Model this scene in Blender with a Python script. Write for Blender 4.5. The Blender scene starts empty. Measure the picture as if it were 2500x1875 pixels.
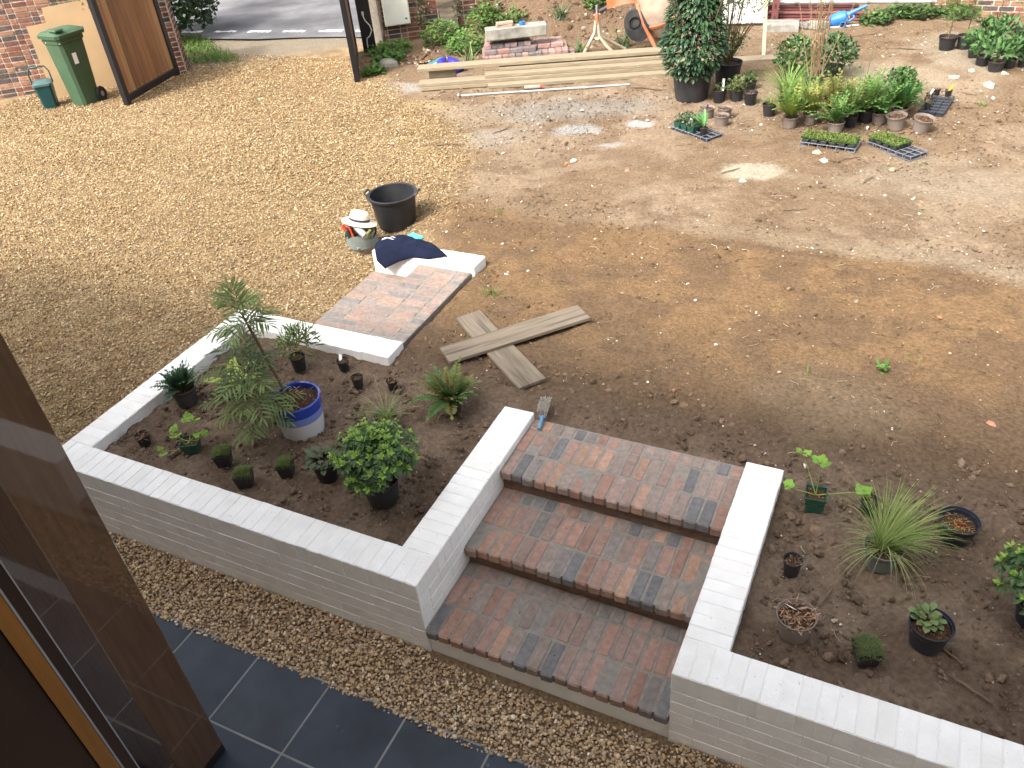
import bpy, math, random
import numpy as np
from mathutils import Vector, Matrix

# ------------------------------------------------------------------ camera, sky, sun, exposure
random.seed(11); rng = np.random.default_rng(7)
S = bpy.context.scene
COL = S.collection
CAM = np.array([1.9415, -2.2559, 3.9875])
RT, UP, FW = (0.9013, 0.4255, -0.0814), (-0.1963, 0.5688, 0.7987), (-0.3862, 0.7040, -0.5963)
cd = bpy.data.cameras.new('camera'); cam = bpy.data.objects.new('camera', cd); COL.objects.link(cam)
cam.matrix_world = Matrix(((RT[0], UP[0], -FW[0], CAM[0]), (RT[1], UP[1], -FW[1], CAM[1]), (RT[2], UP[2], -FW[2], CAM[2]), (0, 0, 0, 1)))
cd.sensor_width = 36.0; cd.lens = 29.05; cd.clip_start = 0.02; cd.clip_end = 600
S.camera = cam
SUN_EL = math.radians(50); SUN_TO = (0.35, 0.937)          # horizontal direction the sunlight travels
w = bpy.data.worlds.new('World'); S.world = w; w.use_nodes = True
nt = w.node_tree; sky = nt.nodes.new('ShaderNodeTexSky'); sky.sky_type = 'NISHITA'; sky.sun_disc = False
sky.sun_elevation = SUN_EL; sky.sun_rotation = math.atan2(-SUN_TO[0], -SUN_TO[1]); sky.air_density = 0.7; sky.dust_density = 6.0; sky.ozone_density = 0.3
bg = nt.nodes['Background']; hs_ = nt.nodes.new('ShaderNodeHueSaturation'); hs_.inputs['Saturation'].default_value = 0.30   # thin white cloud veils the blue
nt.links.new(sky.outputs[0], hs_.inputs['Color']); nt.links.new(hs_.outputs[0], bg.inputs[0]); bg.inputs[1].default_value = 0.15
sl = bpy.data.lights.new('sun', 'SUN'); sl.energy = 1.15; sl.angle = math.radians(5.0); sl.color = (1.0, 0.95, 0.88)
so = bpy.data.objects.new('sun', sl); COL.objects.link(so); so.location = (0, 0, 30)
ce = math.cos(SUN_EL)
so.rotation_euler = Vector((SUN_TO[0] * ce, SUN_TO[1] * ce, -math.sin(SUN_EL))).to_track_quat('-Z', 'Y').to_euler()
S.view_settings.view_transform = 'Standard'; S.view_settings.look = 'None'; S.view_settings.gamma = 1.0
S.view_settings.exposure = 1.8

# ------------------------------------------------------------------ helpers
def tag(o, label=None, cat=None, group=None, kind=None):
    if label: o['label'] = label
    if cat: o['category'] = cat
    if group: o['group'] = group
    if kind: o['kind'] = kind
    return o

def thing(name, label, cat, loc=(0, 0, 0), rz=0.0, group=None, rot=None):
    o = bpy.data.objects.new(name, None); COL.objects.link(o); o.empty_display_size = .05
    o.location = loc; o.rotation_euler = rot if rot else (0, 0, rz)
    return tag(o, label, cat, group, 'thing')

def vr(x, y):
    """unit horizontal vector pointing to picture-right as seen from the window, for things turned to the house"""
    d = np.array([x - CAM[0], y - CAM[1]]); d /= np.linalg.norm(d)
    return np.array([d[1], -d[0], 0.0])

class MB:
    def __init__(s): s.v = []; s.f = []; s.c = []; s.cur = (1, 1, 1)
    def add(s, vs, fs, col=None):
        b = len(s.v); s.v.extend([tuple(map(float, p)) for p in vs]); s.f.extend([tuple(i + b for i in f) for f in fs])
        s.c.extend([col or s.cur] * len(vs))
    def box(s, c, size, bev=0.0, rot=None, taper=1.0, col=None, jit=0.0):
        hx, hy, hz = [k / 2 for k in size]; b = min(bev, hx * .9, hy * .9, hz * .9)
        if b <= 0:
            P = [(x * (taper if z < 0 else 1), y * (taper if z < 0 else 1), z) for z in (-hz, hz) for y in (-hy, hy) for x in (-hx, hx)]
            Fs = [(0, 2, 3, 1), (4, 5, 7, 6), (0, 1, 5, 4), (2, 6, 7, 3), (0, 4, 6, 2), (1, 3, 7, 5)]
        else:
            P = []; idx = {}
            for sx in (-1, 1):
                for sy in (-1, 1):
                    for sz in (-1, 1):
                        t = taper if sz < 0 else 1
                        for a, q in enumerate(((sx * hx, sy * (hy - b), sz * (hz - b)), (sx * (hx - b), sy * hy, sz * (hz - b)), (sx * (hx - b), sy * (hy - b), sz * hz))):
                            idx[(sx, sy, sz, a)] = len(P); P.append((q[0] * t, q[1] * t, q[2]))
            Fs = []
            for a in range(3):
                o1, o2 = [k for k in range(3) if k != a]
                for sg in (-1, 1):
                    r = []
                    for m, n in ((-1, -1), (1, -1), (1, 1), (-1, 1)):
                        k = [0, 0, 0]; k[a] = sg; k[o1] = m; k[o2] = n; r.append(idx[(*k, a)])
                    Fs.append(tuple(r))
                for m in (-1, 1):
                    for n in (-1, 1):
                        k1 = [0, 0, 0]; k1[o1] = m; k1[o2] = n; k2 = list(k1); k1[a] = -1; k2[a] = 1
                        Fs.append((idx[(*k1, o1)], idx[(*k2, o1)], idx[(*k2, o2)], idx[(*k1, o2)]))
            for sx in (-1, 1):
                for sy in (-1, 1):
                    for sz in (-1, 1): Fs.append(tuple(idx[(sx, sy, sz, a)] for a in range(3)))
            # consistent outward winding
            Q = []
            for f in Fs:
                p = [np.array(P[i]) for i in f]; n = np.cross(p[1] - p[0], p[2] - p[0])
                Q.append(f if n @ sum(p) > 0 else f[::-1])
            Fs = Q
        if jit: P = [tuple(k + random.uniform(-jit, jit) for k in p) for p in P]
        if rot is not None: P = [tuple(rot @ Vector(p)) for p in P]
        s.add([(p[0] + c[0], p[1] + c[1], p[2] + c[2]) for p in P], Fs, col)
    def tube(s, pts, rad, n=8, cap=True, col=None):
        pts = [np.array(p, float) for p in pts]
        if not hasattr(rad, '__len__'): rad = [rad] * len(pts)
        V = []; ref = None
        for i, p in enumerate(pts):
            t = pts[min(i + 1, len(pts) - 1)] - pts[max(i - 1, 0)]; t = t / (np.linalg.norm(t) + 1e-9)
            if ref is None: ref = np.array([0, 0, 1.0]) if abs(t[2]) < .9 else np.array([1.0, 0, 0])
            a = np.cross(t, ref); a /= np.linalg.norm(a) + 1e-9; b = np.cross(t, a); ref = -b if False else np.cross(a, t)
            for k in range(n):
                an = 2 * math.pi * k / n; V.append(p + rad[i] * (a * math.cos(an) + b * math.sin(an)))
        Fs = [(i * n + k, i * n + (k + 1) % n, (i + 1) * n + (k + 1) % n, (i + 1) * n + k) for i in range(len(pts) - 1) for k in range(n)]
        if cap: Fs += [tuple(range(n))[::-1], tuple(range((len(pts) - 1) * n, len(pts) * n))]
        s.add(V, Fs, col)
    def lathe(s, prof, n=24, c=(0, 0, 0), rot=None, sx=1.0, sy=1.0, cap=True, col=None):
        V = []
        for r, z in prof:
            for k in range(n):
                a = 2 * math.pi * k / n; V.append(Vector((r * math.cos(a) * sx, r * math.sin(a) * sy, z)))
        if rot is not None: V = [rot @ p for p in V]
        Fs = [(i * n + k, i * n + (k + 1) % n, (i + 1) * n + (k + 1) % n, (i + 1) * n + k) for i in range(len(prof) - 1) for k in range(n)]
        if cap: Fs += [tuple(range(n))[::-1], tuple(range((len(prof) - 1) * n, len(prof) * n))]
        s.add([(p[0] + c[0], p[1] + c[1], p[2] + c[2]) for p in V], Fs, col)
    def leaf(s, p, d, L, wd, bend=.25, fold=.18, segs=3, col=None, up=(0, 0, 1), wide=.45):
        p = np.array(p, float); d = np.array(d, float); d /= np.linalg.norm(d) + 1e-9
        sd = np.cross(d, np.array(up, float)); m = np.linalg.norm(sd)
        if m < 1e-3: sd = np.array([1.0, 0, 0]); m = 1
        sd /= m; nr = np.cross(sd, d)
        V = [p]; 
        for i in range(1, segs):
            t = i / segs; wv = wd * .5 * (math.sin(math.pi * min(1, t ** (math.log(.5) / math.log(wide)))) ** .8)
            c = p + d * L * t - nr * bend * L * t * t
            V += [c - sd * wv + nr * fold * wv, c, c + sd * wv + nr * fold * wv]
        V.append(p + d * L * .97 - nr * bend * L)
        Fs = [(0, 2, 1), (0, 3, 2)]
        for i in range(segs - 2):
            a = 1 + 3 * i; Fs += [(a, a + 1, a + 4, a + 3), (a + 1, a + 2, a + 5, a + 4)]
        a = 1 + 3 * (segs - 2); e = len(V) - 1
        Fs += [(a, a + 1, e), (a + 1, a + 2, e)]
        s.add(V, Fs, col)
    def blade(s, p, d, L, wd, droop=.6, segs=5, col=None):
        p = np.array(p, float); d = np.array(d, float); d /= np.linalg.norm(d)
        h = np.array([d[0], d[1], 0]); hn = np.linalg.norm(h); h = h / hn if hn > 1e-4 else np.array([1.0, 0, 0])
        sd = np.array([-h[1], h[0], 0]); V = []; cur = p.copy(); dr = d.copy()
        for i in range(segs + 1):
            t = i / segs; ww = wd * .5 * (1 - t ** 2.2 * .9)
            V += [cur - sd * ww, cur + sd * ww]
            dr = dr + np.array([h[0] * .12, h[1] * .12, -droop / segs * (0.5 + 1.5 * t)]); dr /= np.linalg.norm(dr); cur = cur + dr * L / segs
        s.add(V, [(2 * i, 2 * i + 1, 2 * i + 3, 2 * i + 2) for i in range(segs)], col)
    def build(s, name, mat, parent=None, loc=(0, 0, 0), rot=(0, 0, 0), smooth=None):
        me = bpy.data.meshes.new(name); me.from_pydata(s.v, [], s.f)
        ca = me.color_attributes.new('Col', 'FLOAT_COLOR', 'POINT')
        ca.data.foreach_set('color', np.array([(*c[:3], 1.0) for c in s.c], dtype=np.float32).ravel())
        me.materials.append(M[mat] if isinstance(mat, str) else mat)
        if smooth is not None:
            me.polygons.foreach_set('use_smooth', [True] * len(me.polygons)); me.set_sharp_from_angle(angle=math.radians(smooth))
        me.update()
        return link(name, me, parent, loc, rot)

def link(name, me, parent=None, loc=(0, 0, 0), rot=(0, 0, 0), color=None):
    o = bpy.data.objects.new(name, me); COL.objects.link(o); o.location = loc; o.rotation_euler = rot
    if parent is not None: o.parent = parent
    if color is not None: o.color = (*color, 1)
    return o

def mixt(a, b, t): return tuple(p * (1 - t) + q * t for p, q in zip(a, b))
# ---- numpy noise
def vnoise(x, y, seed=0):
    xi = np.floor(x).astype(np.int64); yi = np.floor(y).astype(np.int64); fx = x - xi; fy = y - yi
    fx = fx * fx * (3 - 2 * fx); fy = fy * fy * (3 - 2 * fy)
    def h(a, b):
        n = (a * 374761393 + b * 668265263 + seed * 1442695041) & 0x7fffffff
        n = ((n ^ (n >> 13)) * 1274126177) & 0x7fffffff
        return ((n ^ (n >> 16)) & 0xffff) / 65535.0
    return (h(xi, yi) * (1 - fx) + h(xi + 1, yi) * fx) * (1 - fy) + (h(xi, yi + 1) * (1 - fx) + h(xi + 1, yi + 1) * fx) * fy
def fbm(x, y, sc, oc=4, seed=0, gain=.5):
    t = 0; a = 1; n = 0
    for i in range(oc):
        t = t + a * vnoise(x * sc, y * sc, seed + i * 17); n += a; a *= gain; sc *= 2.03
    return t / n
def ss(a, b, x):
    t = np.clip((x - a) / (b - a), 0, 1); return t * t * (3 - 2 * t)

# ------------------------------------------------------------------ materials
M = {}
def mat(name, col, rough=.7, var=.25, scale=12, bump=.0, bscale=60, spec=.3, src=None, coat=0, detail=5, stretch=None, metal=0, tint2=None, trans=0, speck=None, rand=True, coat_rough=.15):
    m = bpy.data.materials.new(name); m.use_nodes = True; n = m.node_tree.nodes; L = m.node_tree.links; b = n['Principled BSDF']
    b.inputs['Roughness'].default_value = rough; b.inputs['Specular IOR Level'].default_value = spec; b.inputs['Metallic'].default_value = metal
    if coat: b.inputs['Coat Weight'].default_value = coat; b.inputs['Coat Roughness'].default_value = coat_rough
    tc = n.new('ShaderNodeTexCoord'); vec = tc.outputs['Object']; oi = n.new('ShaderNodeObjectInfo')
    if rand:
        mu = n.new('ShaderNodeMath'); mu.operation = 'MULTIPLY'; mu.inputs[1].default_value = 37.0; L.new(oi.outputs['Random'], mu.inputs[0])
        ad = n.new('ShaderNodeVectorMath'); ad.operation = 'ADD'; L.new(vec, ad.inputs[0]); L.new(mu.outputs[0], ad.inputs[1]); vec = ad.outputs[0]
    if stretch:
        mp = n.new('ShaderNodeMapping'); mp.inputs['Scale'].default_value = stretch; L.new(vec, mp.inputs[0]); vec = mp.outputs[0]
    no = n.new('ShaderNodeTexNoise'); no.inputs['Scale'].default_value = scale; no.inputs['Detail'].default_value = detail; L.new(vec, no.inputs['Vector'])
    mr = n.new('ShaderNodeMapRange'); mr.inputs[1].default_value = .25; mr.inputs[2].default_value = .75; mr.inputs[3].default_value = 1 - var; mr.inputs[4].default_value = 1 + var
    L.new(no.outputs['Fac'], mr.inputs[0])
    if src == 'OBJ': c = oi.outputs['Color']
    elif src == 'ATTR':
        at = n.new('ShaderNodeVertexColor'); at.layer_name = 'Col'; c = at.outputs[0]
    else:
        rg = n.new('ShaderNodeRGB'); rg.outputs[0].default_value = (*col, 1); c = rg.outputs[0]
    if tint2 is not None:
        n2 = n.new('ShaderNodeTexNoise'); n2.inputs['Scale'].default_value = scale * .35; n2.inputs['Detail'].default_value = 4; L.new(vec, n2.inputs['Vector'])
        r2 = n.new('ShaderNodeMapRange'); r2.inputs[1].default_value = .45; r2.inputs[2].default_value = .68; L.new(n2.outputs['Fac'], r2.inputs[0])
        mx2 = n.new('ShaderNodeMix'); mx2.data_type = 'RGBA'; L.new(r2.outputs[0], mx2.inputs[0]); L.new(c, mx2.inputs[6]); mx2.inputs[7].default_value = (*tint2, 1); c = mx2.outputs[2]
    if speck is not None:
        vo = n.new('ShaderNodeTexNoise'); vo.inputs['Scale'].default_value = speck[1]; vo.inputs['Detail'].default_value = 2; L.new(vec, vo.inputs['Vector'])
        r3 = n.new('ShaderNodeMapRange'); r3.inputs[1].default_value = speck[2]; r3.inputs[2].default_value = speck[2] + .04; L.new(vo.outputs['Fac'], r3.inputs[0])
        mx3 = n.new('ShaderNodeMix'); mx3.data_type = 'RGBA'; L.new(r3.outputs[0], mx3.inputs[0]); L.new(c, mx3.inputs[6]); mx3.inputs[7].default_value = (*speck[0], 1); c = mx3.outputs[2]
    hv = n.new('ShaderNodeVectorMath'); hv.operation = 'SCALE'; L.new(c, hv.inputs[0]); L.new(mr.outputs[0], hv.inputs['Scale'])
    L.new(hv.outputs[0], b.inputs['Base Color'])
    if bump:
        bn = n.new('ShaderNodeTexNoise'); bn.inputs['Scale'].default_value = bscale; bn.inputs['Detail'].default_value = 4; L.new(vec, bn.inputs['Vector'])
        bp = n.new('ShaderNodeBump'); bp.inputs['Strength'].default_value = bump; bp.inputs['Distance'].default_value = .01; L.new(bn.outputs['Fac'], bp.inputs['Height']); L.new(bp.outputs[0], b.inputs['Normal'])
    if trans:
        tr = n.new('ShaderNodeBsdfTranslucent'); L.new(hv.outputs[0], tr.inputs[0]); ms = n.new('ShaderNodeMixShader'); ms.inputs[0].default_value = trans
        L.new(b.outputs[0], ms.inputs[1]); L.new(tr.outputs[0], ms.inputs[2]); L.new(ms.outputs[0], n['Material Output'].inputs[0])
    M[name] = m; return m

mat('white_paint', (.77, .765, .745), .62, .06, 9, .45, 45, .3, tint2=(.71, .70, .665), speck=((.52, .50, .46), 55, .71))
mat('paver', (1, 1, 1), .85, .22, 26, .6, 90, .15, src='OBJ', speck=((.04, .035, .03), 34, .73))
mat('mortar', (.225, .205, .18), .95, .2, 30, .4, 120, .1)
mat('riser', (.15, .10, .075), .95, .25, 20, .4, 60, .1)
mat('brick', (1, 1, 1), .9, .3, 16, .5, 70, .1, src='OBJ', speck=((.3, .25, .2), 9, .72))
mat('old_mortar', (.42, .36, .29), .95, .2, 18, .4, 70, .1)
mat('slate', (.026, .035, .050), .5, .42, 4, .35, 14, .3, tint2=(.036, .045, .058), speck=((.07, .072, .078), 14, .72))
mat('grout', (.21, .21, .21), .9, .2, 9)
mat('oak', (.080, .040, .018), .5, .3, 3, .1, 40, .3, stretch=(14, 14, 1), coat=1.0, coat_rough=.03)
M['oak'].node_tree.nodes['Principled BSDF'].inputs['Coat IOR'].default_value = 1.75
mat('oak_frame', (.30, .125, .022), .4, .2, 4, .1, 40, .4, stretch=(14, 14, 1))
mat('dark_frame', (.035, .018, .012), .5, .3, 4, 0, 40, .3)
mat('spacer', (.45, .50, .58), .3, .1, 4, metal=.7)
mat('render_wall', (.74, .64, .50), .9, .1, 4, .3, 60)
mat('roof_tile', (.20, .10, .07), .9, .3, 8, .5, 10)
mat('pebble', (1, 1, 1), .75, .18, 60, .0, src='ATTR', spec=.25, rand=False)
mat('clod', (1, 1, 1), .95, .25, 40, .4, 160, spec=.05, src='ATTR', rand=False)
mat('asphalt', (.15, .148, .15), .95, .35, 1.6, .5, 120, .1, tint2=(.085, .084, .088), speck=((.3, .29, .27), 70, .7), rand=False)
mat('road_paint', (.75, .74, .70), .8, .12, 20, speck=((.2, .19, .19), 14, .56))
mat('leaf', (1, 1, 1), .42, .15, 9, src='ATTR', spec=.45, trans=.22)
mat('leaf_dull', (1, 1, 1), .65, .15, 9, src='ATTR', spec=.2, trans=.25)
mat('stem', (.13, .085, .045), .8, .3, 30)
mat('stem_green', (.22, .26, .07), .6, .2, 30)
mat('potsoil', (.060, .034, .020), .95, .45, 60, 1.0, 90, .1, speck=((.26, .17, .10), 75, .63))
mat('plastic_black', (.016, .017, .020), .45, .25, 8, spec=.4, tint2=(.032, .032, .034))
mat('plastic_navy', (.014, .018, .032), .4, .25, 8, spec=.45, tint2=(.026, .03, .042))
mat('plastic_taupe', (.20, .165, .14), .6, .1, 8, spec=.3)
mat('plastic_greygreen', (.15, .165, .15), .55, .12, 8, spec=.35)
mat('plastic_darkgrey', (.065, .062, .058), .55, .15, 8, spec=.35)
mat('plastic_green', (.012, .085, .055), .4, .15, 10, spec=.4)
mat('tray_grey', (.16, .165, .18), .5, .1, 8, spec=.4)
mat('tray_dark', (.035, .04, .05), .45, .15, 8, spec=.4)
mat('label_white', (.78, .78, .80), .5, .05, 8)
mat('label_yellow', (.80, .62, .05), .5, .05, 8)
mat('cobalt_glaze', (.014, .05, .36), .14, .1, 5, spec=.6, coat=.6, coat_rough=.05)
mat('mid_glaze', (.18, .26, .62), .16, .08, 5, spec=.6, coat=.6, coat_rough=.05)
mat('white_glaze', (.66, .67, .68), .16, .04, 5, spec=.6, coat=.6, coat_rough=.05)
mat('bin_green', (.045, .088, .047), .5, .12, 5, spec=.35, speck=((.42, .47, .42), 13, .765))
mat('caddy_green', (.008, .05, .05), .4, .15, 6, spec=.4)
mat('caddy_lid', (.06, .11, .11), .5, .1, 6, spec=.4)
mat('plywood', (.43, .30, .165), .75, .1, 2.5, .05, 30, stretch=(1, 6, 1))
mat('gate_black', (.010, .010, .012), .4, .2, 8, spec=.45, speck=((.3, .3, .3), 30, .76))
mat('gate_wood', (1, 1, 1), .6, .28, 2.5, .1, 30, src='OBJ', stretch=(22, 22, 1.2))
mat('screw', (.6, .58, .52), .35, .05, 8, metal=.8)
mat('cabinet', (.68, .68, .58), .5, .05, 6, speck=((.12, .12, .10), 26, .765))
mat('cable', (.55, .54, .52), .5, .05, 8)
mat('board_pale', (.235, .19, .125), .8, .22, 4, .2, 50, stretch=(1.2, 22, 8), speck=((.36, .32, .25), 9, .66))
mat('board_brown', (.175, .142, .105), .8, .25, 4, .25, 50, stretch=(1.2, 20, 8), tint2=(.08, .062, .045))
mat('stake_paint', (.62, .53, .36), .8, .18, 8)
mat('concrete', (.22, .21, .18), .9, .3, 10, .5, 70, tint2=(.30, .285, .235))
mat('concrete_dark', (.20, .195, .18), .9, .25, 10, .5, 70)
mat('mixer_orange', (.46, .13, .05), .6, .25, 6, spec=.3, tint2=(.45, .30, .2))
mat('mixer_drum', (.42, .29, .21), .8, .22, 7, .3, 30, tint2=(.48, .38, .30), speck=((.6, .2, .12), 5, .66))
mat('mixer_leg', (.36, .29, .2), .8, .25, 8, tint2=(.42, .38, .3))
mat('mixer_black', (.02, .02, .022), .6, .25, 8, spec=.4, tint2=(.06, .055, .05))
mat('mixer_plate', (.7, .52, .03), .5, .1, 8)
mat('rubber', (.02, .02, .021), .75, .2, 20)
mat('steel', (.42, .43, .44), .45, .2, 12, metal=.6)
mat('galv', (.46, .47, .48), .45, .15, 8, metal=.3)
mat('white_plastic', (.78, .78, .76), .4, .06, 8)
mat('red_pipe', (.15, .05, .047), .55, .2, 8)
mat('can_blue', (.03, .16, .45), .4, .12, 6, spec=.4)
mat('blue_bag', (.035, .025, .30), .5, .25, 9, .5, 30)
mat('teal', (.03, .16, .17), .5, .15, 8)
mat('straw', (.72, .63, .46), .75, .08, 60, .35, 160)
mat('band', (.03, .035, .06), .7, .1, 20)
mat('canvas_grey', (.19, .22, .20), .85, .15, 14, .3, 80)
mat('canvas_tan', (.30, .25, .20), .85, .15, 14, .3, 80)
mat('tool_red', (.55, .06, .03), .45, .1, 8)
mat('turquoise', (.10, .48, .40), .6, .1, 8)
mat('fleece', (.010, .013, .030), .95, .12, 14, .15, 60, .1)
mat('bristle', (.40, .37, .32), .9, .3, 50, .6, 90)
mat('brush_blue', (.11, .25, .37), .5, .1, 8)
mat('twig', (.14, .095, .06), .9, .3, 20)
mat('ground_far', (.10, .09, .06), .95, .3, .3)

# ------------------------------------------------------------------ ground heights
AX, T, WTOP, SW = 2.897, .22, .56, 1.389          # planter width, wall thickness, wall top, stair width
WD, WN, W0 = np.array([.79, .61]) / np.hypot(.79, .61), np.array([-.61, .79]) / np.hypot(.79, .61), np.array([-9.5, 8.3])
def gh(x, y):
    """ground height"""
    x = np.asarray(x, float); y = np.asarray(y, float)
    drive = .30 * ss(-.5, 1.6, y); soil = .49 - .19 * ss(2.5, 7.0, y)
    xb = np.where(y < 3.4, -1.9, -1.9 - (y - 3.4) * .85); k = ss(xb - .4, xb + .6, x)
    z = drive * (1 - k) + soil * k
    bed = (y < 1.95) & (x > -2.85); z = np.where(bed, .47 + .02 * ss(1.3, 1.9, y), z)
    dn = (x - W0[0]) * WN[0] + (y - W0[1]) * WN[1]; s = (x - W0[0]) * WD[0] + (y - W0[1]) * WD[1]
    mound = .85 * ss(-2.0, -.1, dn) * ss(4.7, 6.3, s) * (1 - ss(9.0, 10.4, s))
    return z + mound
def gz(x, y): return float(gh(x, y))
BND = np.array([(-1.9, 2.0), (-1.9, 3.4), (-2.35, 4.3), (-2.85, 5.9), (-3.5, 6.9), (-5.1, 7.95), (-6.1, 8.9), (-8.0, 13)])
def bnd_x(y): return np.interp(y, BND[:, 1], BND[:, 0])

def ground_col(x, y):
    n1 = fbm(x, y, .9, 5, 3); n2 = fbm(x, y, 3.5, 4, 9); n3 = fbm(x, y, 14, 3, 21)
    def C(c): return np.array(c)[None, :]
    def mixc(a, b, k): return a * (1 - k[:, None]) + b * k[:, None]
    pale = mixc(C((.165, .115, .072)), C((.205, .15, .10)), ss(.45, .62, n1))
    pale = mixc(pale, C((.125, .083, .051)), ss(.5, .66, n2) * .6)
    raked = mixc(C((.162, .102, .054)), C((.128, .083, .048)), ss(.4, .6, n2))
    c = pale
    edge = 4.55 + .18 * np.sin(x * 1.1) - .10 * (x - .5) + .5 * (n1 - .5)
    c = mixc(c, np.broadcast_to(raked, c.shape), 1 - ss(edge - .12, edge + .18, y))
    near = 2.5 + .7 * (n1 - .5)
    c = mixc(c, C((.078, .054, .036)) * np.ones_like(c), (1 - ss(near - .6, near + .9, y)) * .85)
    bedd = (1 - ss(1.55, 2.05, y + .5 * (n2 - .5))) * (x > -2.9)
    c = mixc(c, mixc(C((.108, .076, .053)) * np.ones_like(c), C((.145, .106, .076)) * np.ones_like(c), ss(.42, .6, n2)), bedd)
    def blob(cx, cy, rx, ry, ang, col, k=1.0, soft=.35):
        ca, sa = math.cos(ang), math.sin(ang); dx = x - cx; dy = y - cy
        d = np.sqrt(((dx * ca + dy * sa) / rx) ** 2 + ((-dx * sa + dy * ca) / ry) ** 2) + (n2 - .5) * 1.1 + (n3 - .5) * .6
        return mixc(c, C(col) * np.ones_like(c), k * (1 - ss(1 - soft, 1 + soft, d)))
    c = blob(-4.75, 7.4, .75, .28, .35, (0.288, 0.216, 0.119), .9)
    c = blob(-3.6, 7.35, 1.5, .4, .3, (0.216, 0.169, 0.115), .7, .6)
    c = blob(-5.35, 8.1, .5, .33, .5, (0.259, 0.245, 0.216), .85)
    c = blob(-2.3, 7.9, 1.0, .4, .3, (0.187, 0.169, 0.144), .8, .6)
    c = blob(-2.95, 6.6, .55, .28, .6, (0.223, 0.198, 0.158), .7, .6)
    c = blob(-1.95, 7.2, .35, .17, .4, (0.245, 0.238, 0.223), .85)
    c = blob(-1.25, 7.55, .17, .12, .2, (0.324, 0.317, 0.302), .9)
    c = blob(-1.35, 6.75, .18, .1, .2, (0.274, 0.259, 0.238), .8)
    c = blob(.35, 6.35, .33, .22, .2, (0.317, 0.274, 0.202), .9)
    c = blob(2.2, 6.6, .9, .45, .1, (0.216, 0.173, 0.122), .7, .6)
    c = blob(1.4, 9.9, .9, .6, .2, (0.259, 0.205, 0.144), .8, .6)
    c = blob(2.4, 11.3, .75, .9, .2, (0.252, 0.209, 0.151), .8)
    c = blob(1.9, 4.75, 1.6, .16, .02, (0.216, 0.169, 0.115), .6, .6)
    c = blob(1.75, 2.35, .5, .35, .2, (0.137, 0.101, 0.065), .6)
    # gravel bed colour under the loose pebbles
    k = 1 - ss(-.28, .34, x - bnd_x(y) + .5 * (n2 - .5))
    k = np.where((y < 2.0) & (x > -2.9), 0, k)
    gv = .74 * mixc(C((.25, .17, .09)) * np.ones_like(c), C((.34, .245, .14)) * np.ones_like(c), ss(.35, .65, n3))
    gd = (x - W0[0]) * WN[0] + (y - W0[1]) * WN[1]
    gv = mixc(gv, C((.19, .158, .115)) * np.ones_like(c), ss(-.25, .5, gd))
    c = mixc(c, gv, k)
    mnd = ss(-2.0, -1.2, gd) * ss(4.6, 5.4, (x - W0[0]) * WD[0] + (y - W0[1]) * WD[1])
    c = mixc(c, C((.125, .082, .052)) * np.ones_like(c), mnd * .9)
    return c * (.86 + .28 * n3)[:, None], k

def make_ground():
    xs = np.concatenate([np.arange(-16, -4.0, .12), np.arange(-4.0, 4.2, .036), np.arange(4.2, 11, .15)])
    ys = np.concatenate([np.arange(.05, 6.0, .036), np.arange(6.0, 10.0, .06), np.arange(10.0, 18, .12)])
    X, Y = np.meshgrid(xs, ys); x = X.ravel(); y = Y.ravel(); nx, ny = len(xs), len(ys)
    col, k = ground_col(x, y)
    z = gh(x, y)
    bed = (1 - ss(1.5, 2.1, y)) * (x > -2.9)
    yard = 1 - k
    lump = fbm(x, y, 9, 4, 5) - .5; fine = fbm(x, y, 26, 3, 31) - .5; ridge = np.abs(fbm(x, y, 2.2, 4, 77) - .5)
    z += yard * (lump * (.030 + .05 * bed) + fine * (.016 + .03 * bed) + ridge * .06 * (1 - bed)) + k * fine * .01
    z += (fbm(x, y, .5, 2, 51) - .5) * .05 * (y > 4.5) * (y < 12)
    for _ in range(230):
        cx, cy, an = random.uniform(-1.2, 3.6), random.uniform(2.0, 6.2), random.gauss(.5, .9); ca, sa = math.cos(an), math.sin(an)
        sel = (np.abs(x - cx) < .3) & (np.abs(y - cy) < .3); dx = x[sel] - cx; dy = y[sel] - cy
        q = ((dx * ca + dy * sa) / .13) ** 2 + ((-dx * sa + dy * ca) / .055) ** 2; dp = random.uniform(.006, .018)
        z[sel] += -dp * np.exp(-q) + dp * .45 * np.exp(-(q - 1.9) ** 2 / .5)
    # keep soil under masonry and paving, and the bed flush with the wall foot
    inpath = (x > -2.42) & (x < -1.30) & (y > 1.9) & (y < 3.45); z = np.where(inpath, np.minimum(z, .27), z)
    instep = (x > -.195) & (x < SW + .185) & (y < 1.50); z = np.where(instep, -.05, z)
    outl = (x < -2.80) & (x > -3.0) & (y < 2.1); z = np.where(outl, np.minimum(z, .25), z)
    v = np.stack([x, y, z], 1)
    i = np.arange(nx - 1)[None, :] + nx * np.arange(ny - 1)[:, None]
    q = np.stack([i, i + 1, i + 1 + nx, i + nx], -1).reshape(-1, 4)
    return mesh_np('yard_ground', v, q, col, 'soil')

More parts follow.
